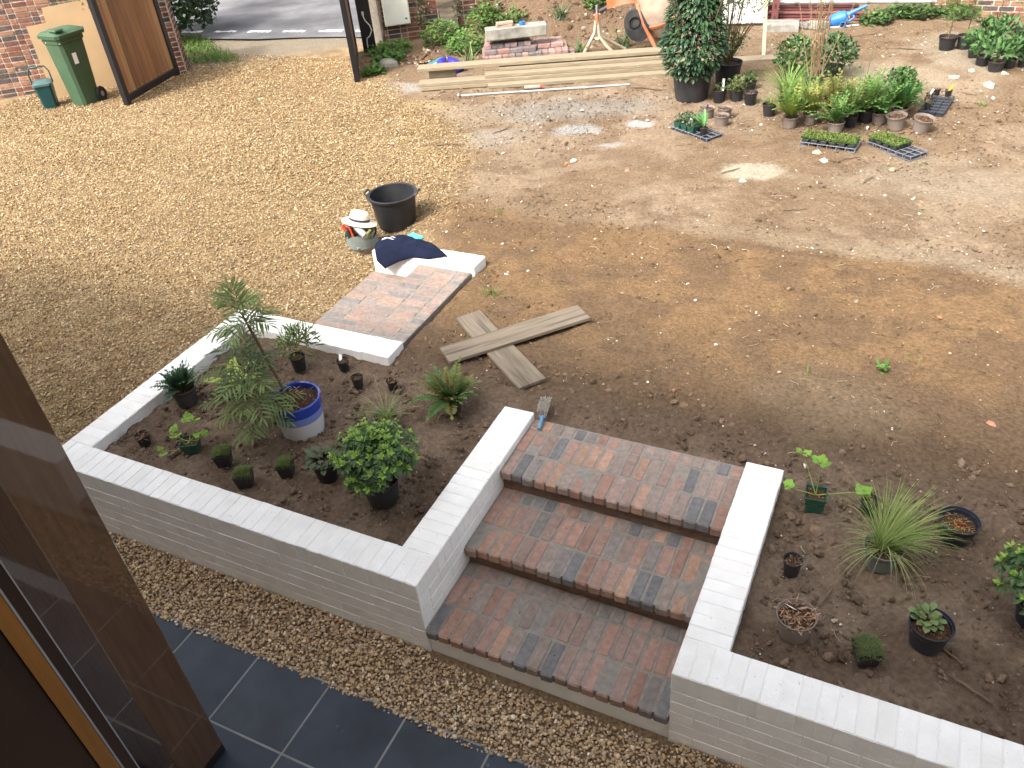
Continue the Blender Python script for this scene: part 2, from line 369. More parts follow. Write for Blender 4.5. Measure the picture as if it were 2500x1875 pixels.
def mesh_np(name, v, faces, col, mt, smooth=True, parent=None):
    me = bpy.data.meshes.new(name); nf, k = faces.shape
    me.vertices.add(len(v)); me.vertices.foreach_set('co', v.astype(np.float32).ravel())
    me.loops.add(nf * k); me.loops.foreach_set('vertex_index', faces.astype(np.int32).ravel())
    me.polygons.add(nf); me.polygons.foreach_set('loop_start', np.arange(nf, dtype=np.int32) * k)
    me.polygons.foreach_set('use_smooth', np.full(nf, smooth))
    me.update(calc_edges=True)
    ca = me.color_attributes.new('Col', 'FLOAT_COLOR', 'POINT'); ca.data.foreach_set('color', np.concatenate([col, np.ones((len(col), 1))], 1).astype(np.float32).ravel())
    me.materials.append(M[mt]); return link(name, me, parent)

mat('soil', (1, 1, 1), .97, .34, 34, 1.4, 60, .05, src='ATTR', detail=8, rand=False, speck=((.42, .36, .28), 38, .735))
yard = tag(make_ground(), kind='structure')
b = MB(); b.box((0, 0, -.35), (500, 500, .5)); tag(b.build('ground', 'ground_far'), kind='structure')
b = MB(); b.box((0, -.6, -.06), (16, 1.9, .08)); tag(b.build('gravel_bed', mat('gravel_base', (.20, .14, .085), .95, .5, 55, .8, 80, .05, rand=False)), kind='structure')

# icosahedron and octahedron for stones
ph = (1 + 5 ** .5) / 2
ICO_V = np.array([(-1, ph, 0), (1, ph, 0), (-1, -ph, 0), (1, -ph, 0), (0, -1, ph), (0, 1, ph), (0, -1, -ph), (0, 1, -ph), (ph, 0, -1), (ph, 0, 1), (-ph, 0, -1), (-ph, 0, 1)], float) / np.hypot(1, ph)
ICO_F = np.array([(0, 11, 5), (0, 5, 1), (0, 1, 7), (0, 7, 10), (0, 10, 11), (1, 5, 9), (5, 11, 4), (11, 10, 2), (10, 7, 6), (7, 1, 8), (3, 9, 4), (3, 4, 2), (3, 2, 6), (3, 6, 8), (3, 8, 9), (4, 9, 5), (2, 4, 11), (6, 2, 10), (8, 6, 7), (9, 8, 1)])
OCT_V = np.array([(1, 0, 0), (-1, 0, 0), (0, 1, 0), (0, -1, 0), (0, 0, 1), (0, 0, -1)], float)
OCT_F = np.array([(0, 2, 4), (2, 1, 4), (1, 3, 4), (3, 0, 4), (2, 0, 5), (1, 2, 5), (3, 1, 5), (0, 3, 5)])
def scatter(name, P, size, col, mt, shape='ico', flat=.55, tilt=.35, smooth=True, jit=.22, parent=None):
    BV, BF = (ICO_V, ICO_F) if shape == 'ico' else (OCT_V, OCT_F); n = len(P); k = len(BV)
    sc = size[:, None] * np.stack([rng.uniform(.75, 1.3, n), rng.uniform(.55, .95, n), rng.uniform(.75, 1.2, n) * flat], 1)
    V = BV[None] * (1 + rng.uniform(-jit, jit, (n, k, 1))) * sc[:, None, :]
    a = rng.uniform(0, 2 * np.pi, n); t = rng.normal(0, tilt, n); ca, sa, ct, st = np.cos(a), np.sin(a), np.cos(t), np.sin(t)
    x, y, z = V[..., 0], V[..., 1], V[..., 2]
    x, z = x * ct[:, None] + z * st[:, None], -x * st[:, None] + z * ct[:, None]
    x, y = x * ca[:, None] - y * sa[:, None], x * sa[:, None] + y * ca[:, None]
    V = np.stack([x, y, z], -1) + P[:, None, :]
    Fs = (BF[None] + (np.arange(n) * k)[:, None, None]).reshape(-1, 3)
    return mesh_np(name, V.reshape(-1, 3), Fs, np.repeat(col, k, 0), mt, smooth, parent)
GPAL = .70 * np.array([(.37, .25, .12), (.43, .31, .16), (.30, .19, .09), (.50, .39, .23), (.23, .15, .08), (.58, .48, .33), (.35, .22, .10), (.38, .30, .20), (.19, .14, .10)]) * np.array([1.06, 1.03, .93])
def gcols(n, pal=GPAL, p=None, v=.16):
    return pal[rng.choice(len(pal), n, p=p)] * rng.uniform(1 - v, 1 + v, (n, 1))

def in_view(x, y, z, m=.06):
    d = np.stack([x, y, z], 1) - CAM; u = d @ np.array(RT); v_ = d @ np.array(UP); wv = d @ np.array(FW)
    return (wv > 0) & (np.abs(u / wv) < .62 + m) & (np.abs(v_ / wv) < .465 + m)

# loose stones of the driveway: spread where the place can be seen, thinning out over the soil edge
N = 420000
x = rng.uniform(-11.5, -1.2, N); y = rng.uniform(-.2, 9.4, N)
off = x - bnd_x(y) + .55 * (fbm(x, y, 3.5, 4, 9) - .5)
keep = (rng.uniform(0, 1, N) < np.where(off < -.2, 1, np.exp(-(off + .2) * 5.5))) & in_view(x, y, gh(x, y))
keep &= ~((x > -2.92) & (y < 2.02)) & ~((x > -2.42) & (x < -1.30) & (y < 3.44))
gd = (x - W0[0]) * WN[0] + (y - W0[1]) * WN[1]; keep &= rng.uniform(0, 1, N) < 1 - .5 * ss(-.5, .3, gd)
x, y = x[keep], y[keep]; n = len(x); far = np.hypot(x - CAM[0], y - CAM[1])
keep = rng.uniform(0, 1, n) < np.interp(far, [5, 9, 14], [1.0, .7, .38]); x, y, far = x[keep], y[keep], far[keep]; n = len(x)
size = rng.lognormal(math.log(.0086), .30, n) * np.interp(far, [5, 14], [1.0, 1.4])
P = np.stack([x, y, gh(x, y) + rng.uniform(.0, .014, n)], 1)
tag(scatter('driveway_gravel', P, size, gcols(n), 'pebble', 'oct', .55, smooth=False), 'loose golden flint gravel of the driveway', 'gravel', kind='stuff')
N = 52000
x = rng.uniform(-3.6, 4.0, N); y = rng.uniform(-1.1, .0, N); keep = (y > -.41 + .05 * (fbm(x, y, 4, 3, 2) - .5) - .012) & in_view(x, y, 0 * x) & ~((x > -.03) & (x < SW + .03) & (y > -.035)); x, y = x[keep], y[keep]; n = len(x)
size = rng.lognormal(math.log(.0094), .3, n)
P = np.stack([x, y, -.018 + rng.uniform(0, .022, n)], 1)
SPAL = 1.55 * np.array([(.295, .21, .125), (.26, .185, .11), (.36, .265, .165), (.21, .15, .10), (.42, .33, .22), (.29, .235, .17), (.33, .215, .11), (.5, .42, .32)])  # same stones as the driveway, colour lightened to offset light the house blocks
tag(scatter('strip_gravel', P, size, gcols(n, SPAL, [.2, .2, .14, .16, .08, .12, .07, .03]), 'pebble', 'ico', .6), 'brown rounded gravel strip between slate terrace and white wall', 'gravel', kind='stuff')

# soil clods, flints and chips
def soil_z(x, y): return gh(x, y)
N = 9000
x = rng.uniform(-2.66, 4.4, N); y = rng.uniform(.24, 2.2, N)
dens = .35 + .65 * ss(.45, .62, fbm(x, y, 1.7, 3, 4)); keep = (rng.uniform(0, 1, N) < dens * (1 - .8 * ss(1.6, 2.3, y))) & ~((x > -.26) & (x < SW + .26) & (y < 1.62)) & ~((x < -1.28) & (y > 1.76)); x, y = x[keep], y[keep]; n = len(x)
size = rng.lognormal(math.log(.011), .5, n).clip(.004, .034)
tag(scatter('soil_clods', np.stack([x, y, gh(x, y) + size * .25], 1), size, np.array([(.125, .088, .062)]) * rng.uniform(.7, 1.5, (n, 1)), 'clod', 'ico', .75, jit=.3, smooth=False), 'crumbled dark soil clods in the planting beds', 'soil', kind='stuff')
N = 5200
x = rng.uniform(-4.5, 4.5, N); y = rng.uniform(.3, 13, N); keep = (x > bnd_x(y) + .1) & in_view(x, y, gh(x, y)) & ~((x > -.26) & (x < SW + .26) & (y < 1.62)) & ~((x < -1.28) & (y > 1.7) & (y < 3.5)); x, y = x[keep], y[keep]; n = len(x)
size = rng.lognormal(math.log(.0058), .55, n).clip(.0025, .022) * np.interp(y, [1, 8], [.8, 1.35])
FP = .8 * np.array([(.55, .49, .40), (.42, .34, .25), (.62, .57, .50), (.30, .22, .15), (.36, .17, .09)])
tag(scatter('soil_flints', np.stack([x, y, gh(x, y) + size * .3], 1), size, gcols(n, FP, [.3, .25, .15, .25, .05]), 'pebble', 'ico', .5, jit=.3, smooth=False), 'small pale flints and chips strewn over the bare soil', 'stones', kind='stuff')
N = 30000
x = rng.uniform(-4.5, 4.5, N); y = rng.uniform(2.0, 12.5, N); keep = (x > bnd_x(y) - .3) & in_view(x, y, gh(x, y)) & ~((x < -1.28) & (y < 3.5)); x, y = x[keep], y[keep]; n = len(x)
size = rng.lognormal(math.log(.0062), .5, n).clip(.002, .026) * np.interp(y, [1, 8], [.8, 1.3])
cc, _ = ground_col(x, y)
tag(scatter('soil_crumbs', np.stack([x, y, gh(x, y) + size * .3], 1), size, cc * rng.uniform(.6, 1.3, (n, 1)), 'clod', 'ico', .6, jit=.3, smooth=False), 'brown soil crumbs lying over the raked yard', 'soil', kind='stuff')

# ------------------------------------------------------------------ the house (its front shades the near half of the yard)
hs = thing('house', 'house front with timber upstairs window beside the slate terrace', 'house', (0, 0, 0))
def bx(name, mt, lo, hi, parent, bev=0):
    m = MB(); lo = np.array(lo); hi = np.array(hi); c = (lo + hi) / 2; m.box((0, 0, 0), hi - lo, bev); return m.build(name, mt, parent, loc=tuple(c))
bx('wall', 'render_wall', (-7.5, -2.30, -.1), (1.10, -1.99, 5.15), hs)
bx('wall', 'render_wall', (3.6, -2.30, -.1), (5.2, -1.99, 5.15), hs)
bx('wall', 'render_wall', (1.10, -2.30, -.1), (3.6, -1.99, 2.55), hs)
bx('wall', 'render_wall', (1.10, -2.30, 4.9), (3.6, -1.99, 5.15), hs)
bx('wall', 'render_wall', (-7.5, -9.0, -.1), (5.2, -8.7, 5.15), hs)
bx('wall', 'render_wall', (-7.5, -8.7, -.1), (-7.2, -2.30, 5.15), hs)
bx('wall', 'render_wall', (4.9, -8.7, -.1), (5.2, -2.30, 5.15), hs)
m = MB(); m.add([(-7.8, -1.50, 5.15), (5.5, -1.50, 5.15), (5.5, -5.4, 8.0), (-7.8, -5.4, 8.0), (5.5, -9.4, 5.15), (-7.8, -9.4, 5.15)], [(0, 1, 2, 3), (3, 2, 4, 5)])
m.add([(-7.8, -1.50, 5.10), (5.5, -1.50, 5.10), (5.5, -9.4, 5.10), (-7.8, -9.4, 5.10)], [(3, 2, 1, 0)]); m.build('roof', 'roof_tile', hs)
bx('floor', 'dark_frame', (-7.2, -8.7, 2.35), (4.9, -2.30, 2.5), hs)
bx('added_dark_panel', 'dark_frame', (-4.4, -1.99, 0), (-2.2, -1.93, 3.6), hs)  # out-of-view dark panel, added so the varnished post mirrors something dark
wf = thing('window_frame', 'dark oak window frame edge with orange timber and silver spacer strip', 'window', (1.15, -2.0, 2.6))
def strip(name, mt, y0, y1, x1, x0=-.05): bx(name, mt, (x0, y0, 0), (x1, y1, 2.28), wf)
strip('jamb', 'dark_frame', -.18, -.036, .006)
strip('jamb', 'dark_frame', -.036, -.014, -.002)
strip('stile', 'oak_frame', -.0135, .0055, .001)
strip('spacer_bar', 'spacer', .006, .0085, .0015)
strip('jamb', 'dark_frame', .009, .0225, -.001)
strip('gasket', 'spacer', .0228, .0245, -.0005)
post = thing('oak_post', 'tall dark varnished oak post standing on the slate terrace', 'post', (-.924, -1.066, 0))
m = MB(); m.box((0, 0, 2.13), (.46, .25, 4.12), .004); m.build('shaft', 'oak', post)
m = MB(); m.box((0, -.52, 4.08), (.2, .79, .2), .004); m.build('beam', 'oak', post)
m = MB(); m.box((0, 0, .035), (.44, .26, .07), .003); m.build('foot', 'gate_black', post)

# ------------------------------------------------------------------ slate terrace
b = MB(); b.box((-1.5, -1.17, -.036), (12.0, 1.56, .06)); ter = tag(b.build('terrace', 'grout'), kind='structure')
for i in range(-9, 6):
    x0 = -.917 + .5 * i
    for y0, y1 in ((-.837, -.396), (-1.337, -.837), (-1.837, -1.337)):
        m = MB(); m.box((0, 0, 0), (.489, (y1 - y0) - .011, .03), .002); m.build('slate_tile', 'slate', ter, loc=(x0 + .25, (y0 + y1) / 2, -.0195 + random.uniform(-.0005, .0005)))

# ------------------------------------------------------------------ white painted brick walls
def shared_box(name, size, bev, mt, jit=0.0):
    m = MB(); m.box((0, 0, 0), size, bev, jit=jit); o = m.build(name, mt); me = o.data; bpy.data.objects.remove(o); return me
CAPH, CRS = .127, .0866
CAPX = [shared_box('brick', (.0765, T - .002, CAPH), .005, 'white_paint', .0014) for _ in range(5)]
def rows(a, b, pitch): n = max(1, round((b - a) / pitch)); return n, (b - a) / n
def caps_x(par, x0, x1, yc, zt=WTOP):
    n, p = rows(x0, x1, .080)
    for i in range(n):
        o = link('brick', random.choice(CAPX), par, (x0 + p * (i + .5), yc + random.uniform(-.0015, .0015), zt - CAPH / 2 + random.uniform(-.0012, .0012)), (random.gauss(0, .004), random.gauss(0, .004), random.gauss(0, .004) + (math.pi if random.random() < .5 else 0)))
        o.scale = (p / .0772, 1, 1)
def caps_y(par, y0, y1, xc, zt=WTOP):
    n, p = rows(y0, y1, .080)
    for i in range(n):
        o = link('brick', random.choice(CAPX), par, (xc + random.uniform(-.0015, .0015), y0 + p * (i + .5), zt - CAPH / 2 + random.uniform(-.0012, .0012)), (random.gauss(0, .004), random.gauss(0, .004), math.pi / 2 + random.gauss(0, .004)))
        o.scale = (p / .0772, 1, 1)
def stretch_x(par, x0, x1, y, zt, n, first=0, L=.243):
    for k in range(n):
        z = zt - CRS * (k + .5); s = x0 - (L / 2 if (k + first) % 2 else 0)
        while s < x1 - .02:
            a, e = max(s, x0), min(s + L, x1); s += L
            if e - a < .03: continue
            m = MB(); m.box((0, 0, 0), (e - a - .006, .1, CRS - .007), .003); m.build('brick', 'white_paint', par, ((a + e) / 2, y + .05 + random.uniform(-.0012, .0012), z))
def stretch_y(par, y0, y1, x, zt, n, first=0, L=.243):
    for k in range(n):
        z = zt - CRS * (k + .5); s = y0 - (L / 2 if (k + first) % 2 else 0)
        while s < y1 - .02:
            a, e = max(s, y0), min(s + L, y1); s += L
            if e - a < .03: continue
            m = MB(); m.box((0, 0, 0), (.1, e - a - .006, CRS - .007), .003); m.build('brick', 'white_paint', par, (x, (a + e) / 2, z))
ZC = WTOP - CAPH - .004
pl = thing('planter_wall', 'white painted brick planter wall around the bed with the blue and white pot', 'wall', (-AX / 2, 0, 0))
pl.location = (0, 0, 0)
R = .0022
bx('mortar', 'white_paint', (-AX + R, R, -.1), (-R, T - R, WTOP - .0035), pl)
bx('mortar', 'white_paint', (-T + R, T - R, -.1), (-R, 1.552 - R, WTOP - .0038), pl)
bx('mortar', 'white_paint', (-AX + R, T - R, -.1), (-AX + T - R, 2.003 - R, WTOP - .0041), pl)
bx('mortar', 'white_paint', (-AX + T - R, 1.783 + R, .1), (-1.3 - R, 2.003 - R, WTOP - .0038), pl)
caps_x(pl, -AX, 0, T / 2); caps_y(pl, T, 1.552, -T / 2); caps_y(pl, T, 2.003, -AX + T / 2); caps_x(pl, -AX + T, -1.3, 1.893)
stretch_x(pl, -AX, 0, 0, ZC, 5); stretch_y(pl, .102, 1.54, -.05, ZC, 4, 1)
pr = thing('planter_wall', 'white painted brick planter wall enclosing the bed with the leggy geranium and leaning grass', 'wall', (0, 0, 0))
bx('mortar', 'white_paint', (SW + R, R, -.1), (4.6, T - R, WTOP - .0035), pr)
bx('mortar', 'white_paint', (SW + R, T - R, -.1), (SW + T - R, 1.554 - R, WTOP - .0038), pr)
caps_x(pr, SW, 4.6, T / 2); caps_y(pr, T, 1.554, SW + T / 2); stretch_x(pr, SW, 4.6, 0, ZC, 5, 1)
st = thing('stub_wall', 'short white painted brick wall with the navy fleece lying on it', 'wall', (0, 0, 0))
bx('mortar', 'white_paint', (-2.372 + R, 3.205 + R, .1), (-1.311 - R, 3.425 - R, WTOP - .0035), st)
caps_x(st, -2.372, -1.311, 3.315); stretch_x(st, -2.372, -1.88, 3.205, ZC, 2)

# ------------------------------------------------------------------ brick steps and path
PPAL = [((.32, .205, .165), 5), ((.28, .20, .168), 5), ((.25, .20, .172), 5), ((.345, .22, .16), 3), ((.165, .16, .16), 3), ((.205, .18, .165), 3), ((.30, .185, .145), 3)]
def pcol():
    c = random.choices([p[0] for p in PPAL], [p[1] for p in PPAL])[0]; k = random.uniform(.82, 1.08); return tuple(v * k for v in c)
def tumbled(size, n=4):
    out = []
    for _ in range(n):
        m = MB(); m.box((0, 0, 0), size, .0085, jit=.0022); o = m.build('paver', 'paver'); me = o.data
        me.polygons.foreach_set('use_smooth', [True] * len(me.polygons)); me.set_sharp_from_angle(angle=math.radians(28)); bpy.data.objects.remove(o); out.append(me)
    return out
steps = thing('brick_steps', 'three wide brick steps in mixed red and grey between two white walls', 'steps', (0, 0, 0))
PX = SW / 18
FULL = tumbled((PX - .0065, .214, .062)); HALF = tumbled((PX - .0065, .106, .062))
for k, (yn, zt) in enumerate(((-.013, .196), (.496, .35), (1.004, .51))):
    for i in range(18):
        xc = PX * (i + .5)
        for r, (y0, L_, me) in enumerate(((yn, .212, FULL), (yn + .221, .212, FULL), (yn + .442, .104, HALF))):
            link('paver', random.choice(me), steps, (xc + random.gauss(0, .0012), y0 + L_ / 2 + random.gauss(0, .0022), zt - .031 + random.gauss(0, .0014)), (random.gauss(0, .009), random.gauss(0, .009), random.gauss(0, .008)), pcol())
    yb = yn + .55 if k == 2 else yn + .56
    bx('mortar', 'mortar', (.003, yn + .012, zt - .061), (SW - .003, yb, zt - .0035), steps)
    if k: bx('riser', 'riser', (.003, yn + .035, zt - .17), (SW - .003, yb, zt - .0615), steps)
    else: bx('riser', 'white_paint', (.003, yn + .03, -.08), (SW - .003, yb, zt - .0615), steps)
path = thing('brick_path', 'two step brick path from the gravel drive up to the soil', 'path', (0, 0, 0))
PY = (3.20 - 2.01) / 15
PFULL = tumbled((.206, PY - .0055, .062)); PHALF = tumbled((.103, PY - .0055, .062))
for k, (x0, zt) in enumerate(((-2.40, .350), (-1.872, .505))):
    for i in range(15):
        yc = 2.01 + PY * (i + .5)
        for xa, L_, me in ((x0, .205, PFULL), (x0 + .212, .205, PFULL), (x0 + .424, .102, PHALF)):
            link('paver', random.choice(me), path, (xa + L_ / 2 + random.gauss(0, .002), yc + random.gauss(0, .001), zt - .031 + random.gauss(0, .0012)), (random.gauss(0, .006), random.gauss(0, .006), random.gauss(0, .006)), mixt(pcol(), (.225, .19, .165), .45))
    bx('mortar', 'mortar', (x0 + .01, 2.008, zt - .16), (x0 + .528, 3.203, zt - .0035), path)

# ------------------------------------------------------------------ boundary wall, piers, gates, road
BP = [((.20, .088, .06), 5), ((.245, .125, .085), 4), ((.15, .072, .055), 4), ((.10, .075, .068), 3), ((.29, .155, .10), 2), ((.075, .065, .065), 2)]
def bcol():
    c = random.choices([p[0] for p in BP], [p[1] for p in BP])[0]; k = random.uniform(.8, 1.15); return tuple(v * k for v in c)
BS = [shared_box('brick', (.209, .1, .060), .004, 'brick', .003) for _ in range(4)]; BH = [shared_box('brick', (.099, .1, .060), .004, 'brick', .003) for _ in range(4)]
WANG = math.atan2(WD[1], WD[0])
def wp(s, d, z): return (W0[0] + WD[0] * s + WN[0] * d, W0[1] + WD[1] * s + WN[1] * d, z)
def brick_face(par, s0, s1, z0, nz, d=.047, course=.078):
    for k in range(nz):
        s = s0 - (.055 if k % 2 else .17); kind = k % 2
        while s < s1:
            L_ = .214 if kind else .103; a = s; s += L_ + .012; kind = 1 - kind
            if a < s0 - .01 or a + L_ > s1 + .01: continue
            link('brick', random.choice(BS if L_ > .15 else BH), par, (a + L_ / 2, d + random.gauss(0, .002), z0 + course * (k + .5)), (0, 0, random.gauss(0, .006)), bcol())
def wall_root(name, label, s, z): 
    return thing(name, label, 'wall', wp(s, 0, z), WANG)
wl = wall_root('brick_wall', 'old red brick wall behind the plywood sheet and green bin', 0, 0)
bx('mortar', 'old_mortar', (-5.2, .006, 0), (-.5, .33, 2.1), wl); brick_face(wl, -3.25, -.5, .2, 20)
m = MB()
for k in range(20):
    s = -5.2 - (.11 if k % 2 else 0)
    while s < -3.4: m.box((s + .107, .047, .2 + .078 * (k + .5)), (.214, .1, .066), col=(1, 1, 1)); s += .226
o = m.build('brickwork', mat('brick_far', (.30, .14, .095), .9, .3, 5, .3, 60), wl); tag(o, kind='stuff')
pg = wall_root('gate_pier', 'brown brick gate pier behind the wooden gate leaf', 0, 0)
bx('mortar', 'old_mortar', (-.44, -.034, 0), (-.006, .40, 2.1), pg)
for k in range(22):
    z = .1 + .078 * (k + .5)
    for a, L_ in (((-.45, .214), (-.225, .214)) if k % 2 else ((-.45, .103), (-.335, .214), (-.11, .103))):
        link('brick', random.choice(BS if L_ > .15 else BH), pg, (a + L_ / 2, .01, z), (0, 0, 0), tuple(v * .8 for v in bcol()))
    for a, L_ in (((.065, .214), (.29, .103)) if k % 2 else ((.065, .103), (.18, .214))):
        link('brick', random.choice(BS if L_ > .15 else BH), pg, (-.05, a + L_ / 2, z), (0, 0, math.pi / 2), tuple(v * .8 for v in bcol()))
wr = wall_root('brick_wall', 'red brick boundary wall behind the weeds and the pale cabinet', 0, 0)
bx('mortar', 'old_mortar', (3.20, .006, 0), (10.5, .33, 2.1), wr); brick_face(wr, 3.19, 6.35, .2, 13)
m = MB()
for k in range(24):
    s = 3.2 - (.11 if k % 2 else 0)
    while s < 10.4:
        if k > 12 or s > 6.35: m.box((s + .107, .047, .2 + .078 * (k + .5)), (.214, .1, .066))
        s += .226
tag(m.build('brickwork', M['brick_far'], wr), kind='stuff')
# wall at the far right of the yard
wb = thing('brick_wall', 'weathered brick wall behind the pots at the far corner', 'wall', (2.3, 13.25, 0), math.radians(-3))
bx('mortar', 'old_mortar', (-.55, .006, 0), (4, .33, 1.9), wb)
for k in range(12):
    s = -.55 - (.08 if k % 2 else 0)
    while s < 2.6:
        a = max(s, -.55); L_ = s + .214 - a; s += .226
        link('brick', random.choice(BS), wb, (a + L_ / 2, .047, .2 + .078 * (k + .5)), (0, 0, random.gauss(0, .005)), tuple(v * 1.05 for v in bcol())).scale = (L_ / .214, 1, 1)

def ground_at(x, y, dz=0.0): return (x, y, gz(x, y) + dz)
# open gate leaf, boarded
g0 = np.array([-9.17, 6.62]); g1 = np.array([-9.54, 8.14]); gl = np.linalg.norm(g1 - g0)
gate = thing('gate_leaf', 'open wooden gate leaf with warm brown boards in a black frame', 'gate', (g0[0], g0[1], .31), math.atan2(g1[1] - g0[1], g1[0] - g0[0]))
FRM = .10
for lo, hi in (((0, -.04, 0), (FRM, .04, 2.0)), ((gl - FRM, -.04, 0), (gl, .04, 2.0)), ((FRM, -.039, .03), (gl - FRM, .039, .13)), ((FRM, -.039, 1.9), (gl - FRM, .039, 2.0))):
    bx('frame', 'gate_black', lo, hi, gate, .004)
GW = [(.20, .095, .04), (.27, .14, .06), (.34, .19, .085), (.17, .085, .04), (.25, .12, .05)]
nb = 11; bw = (gl - 2 * FRM) / nb
for i in range(nb):
    m = MB(); m.box((0, 0, 0), (bw - .004, .03, 1.77), .003); c = random.choice(GW); k = random.uniform(.85, 1.15)
    m.build('board', 'gate_wood', gate, (FRM + bw * (i + .5), random.uniform(-.001, .001), 1.015)).color = (*[v * k for v in c], 1)
    for z in (.16, 1.42):
        m = MB(); m.lathe([(.006, 0), (.004, .003)], 8, rot=Matrix.Rotation(math.radians(90), 3, 'X')); m.build('screw', 'screw', gate, (FRM + bw * (i + .5), -.0155, z))
g0 = np.array([-6.02, 8.32]); g1 = np.array([-7.03, 9.78]); gl = np.linalg.norm(g1 - g0)
gate = thing('gate_leaf', 'open gate leaf seen nearly edge on with a black steel edge', 'gate', (g0[0], g0[1], .31), math.atan2(g1[1] - g0[1], g1[0] - g0[0]))
for lo, hi in (((0, -.04, 0), (FRM, .04, 2.0)), ((gl - FRM, -.04, 0), (gl, .04, 2.0)), ((FRM, -.039, .03), (gl - FRM, .039, .13)), ((FRM, -.039, 1.9), (gl - FRM, .039, 2.0))):
    bx('frame', 'gate_black', lo, hi, gate, .004)
bw = (gl - 2 * FRM) / nb
for i in range(nb):
    m = MB(); m.box((0, 0, 0), (bw - .004, .03, 1.77), .003); c = random.choice(GW)
    m.build('board', 'gate_wood', gate, (FRM + bw * (i + .5), 0, 1.015)).color = (*c, 1)
gp = thing('gate_post', 'black steel gate post with a pale cable looping down', 'post', (-6.83, 9.92, .28), .62)
m = MB(); m.box((0, 0, .95), (.22, .12, 1.9), .006); m.build('shaft', 'gate_black', gp)
m = MB(); m.tube([(-.02, -.062, .62), (-.02, -.085, .60), (.0, -.09, .53), (.06, -.09, .45), (.08, -.09, .37), (.04, -.09, .29), (-.02, -.09, .25), (-.03, -.085, .18), (-.03, -.07, .10)], .011, 8); m.build('cable', 'cable', gp, smooth=60)
m = MB(); m.box((-.02, -.075, .64), (.04, .03, .06), .004); m.build('junction_box', 'cable', gp)
cb = thing('meter_cabinet', 'pale cream meter cabinet mounted on the brick boundary wall', 'cabinet', wp(3.66, -.08, .60), WANG)
m = MB(); m.box((0, .01, .33), (.44, .15, .66), .008); m.build('casing', 'cabinet', cb)
m = MB(); m.box((0, -.068, .33), (.41, .012, .63), .004); m.build('door', 'cabinet', cb)
m = MB(); m.box((.15, -.077, .10), (.035, .008, .02), .002); m.build('lock', 'mixer_black', cb)
dp = thing('drain_pipe', 'dark drainpipe running down the brick wall beside the pale cabinet', 'pipe', wp(3.38, -.05, .3), WANG)
m = MB(); m.tube([(0, 0, 0), (0, 0, 1.6)], .03, 10); m.build('shaft', 'board_brown', dp, smooth=60)

# road outside, with worn give-way dashes
m = MB(); xs = np.linspace(-40, -7.05, 40)
def road_edge(x): return 10.12 + .16 * (x + 10.6) + .06 * math.sin(x * 2.1)
V = []
for x_ in xs: V += [(x_, road_edge(x_), .324), (x_ + 14 * 1.295, road_edge(x_) + 14, .324)]
m.add(V, [(2 * i, 2 * i + 2, 2 * i + 3, 2 * i + 1) for i in range(len(xs) - 1)]); tag(m.build('road', 'asphalt'), kind='structure')
for i in range(6):
    t = i * .77; cx, cy = -11.42 + t * .99, 10.50 + t * .137
    m = MB(); V = []; K = 10
    for a in range(K + 1):
        u_ = a / K; V += [(-.24 + .48 * u_, -.06 + random.uniform(-.03, .03), 0), (-.24 + .48 * u_, .06 + random.uniform(-.03, .03), 0)]
    m.add(V, [(2 * a, 2 * a + 2, 2 * a + 3, 2 * a + 1) for a in range(K)])
    tag(m.build('road_marking', 'road_paint', loc=(cx, cy, .329), rot=(0, 0, .14)), kind='structure')

# ------------------------------------------------------------------ plants
def rdir(el0, el1, az=None):
    a = random.uniform(0, 2 * math.pi) if az is None else az; e = math.radians(random.uniform(el0, el1)); return np.array([math.cos(a) * math.cos(e), math.sin(a) * math.cos(e), math.sin(e)])
def jc(c, v=.2, h=.06):
    k = random.uniform(1 - v, 1 + v); return (c[0] * k * random.uniform(1 - h, 1 + h * 2), c[1] * k, c[2] * k * random.uniform(1 - h, 1 + h))
def frond(mb, p, d, L, pairs, ll, lw, droop=.7, col=(.06, .12, .03), stemcol=(.12, .10, .04), shape=lambda t: math.sin(math.pi * (t * .9 + .08)) ** .7, fwd=.55, tip=True, seg=2, sr=.0016, dropl=.15):
    """a feather-shaped leaf: a bending rachis with paired leaflets"""
    d = np.array(d, float); d /= np.linalg.norm(d); cur = np.array(p, float); pts = [cur.copy()]; dirs = [d.copy()]
    for i in range(pairs):
        d = d + np.array([0, 0, -droop / pairs * (.4 + 1.2 * i / pairs)]); d /= np.linalg.norm(d); cur = cur + d * L / pairs; pts.append(cur.copy()); dirs.append(d.copy())
    mb.tube(pts[::max(1, pairs // 5)] + [pts[-1]], [sr] * len(pts[::max(1, pairs // 5)]) + [sr * .5], 4, False, stemcol)
    for i in range(1, pairs + 1):
        t = i / pairs; dd = dirs[i]; sd = np.cross(dd, (0, 0, 1)); sd /= np.linalg.norm(sd) + 1e-9; nr = np.cross(sd, dd); s_ = shape(t)
        for sg in (-1, 1):
            q = sd * sg + dd * fwd * random.uniform(.7, 1.3) + nr * random.uniform(-.05, .25)
            mb.leaf(pts[i], q, ll * s_ * random.uniform(.85, 1.1), lw * (0.5 + .5 * s_), dropl, .12, seg, jc(col, .16), up=nr)
    if tip: mb.leaf(pts[-1], dirs[-1], ll * .7, lw, .1, .1, 2, jc(col, .16))

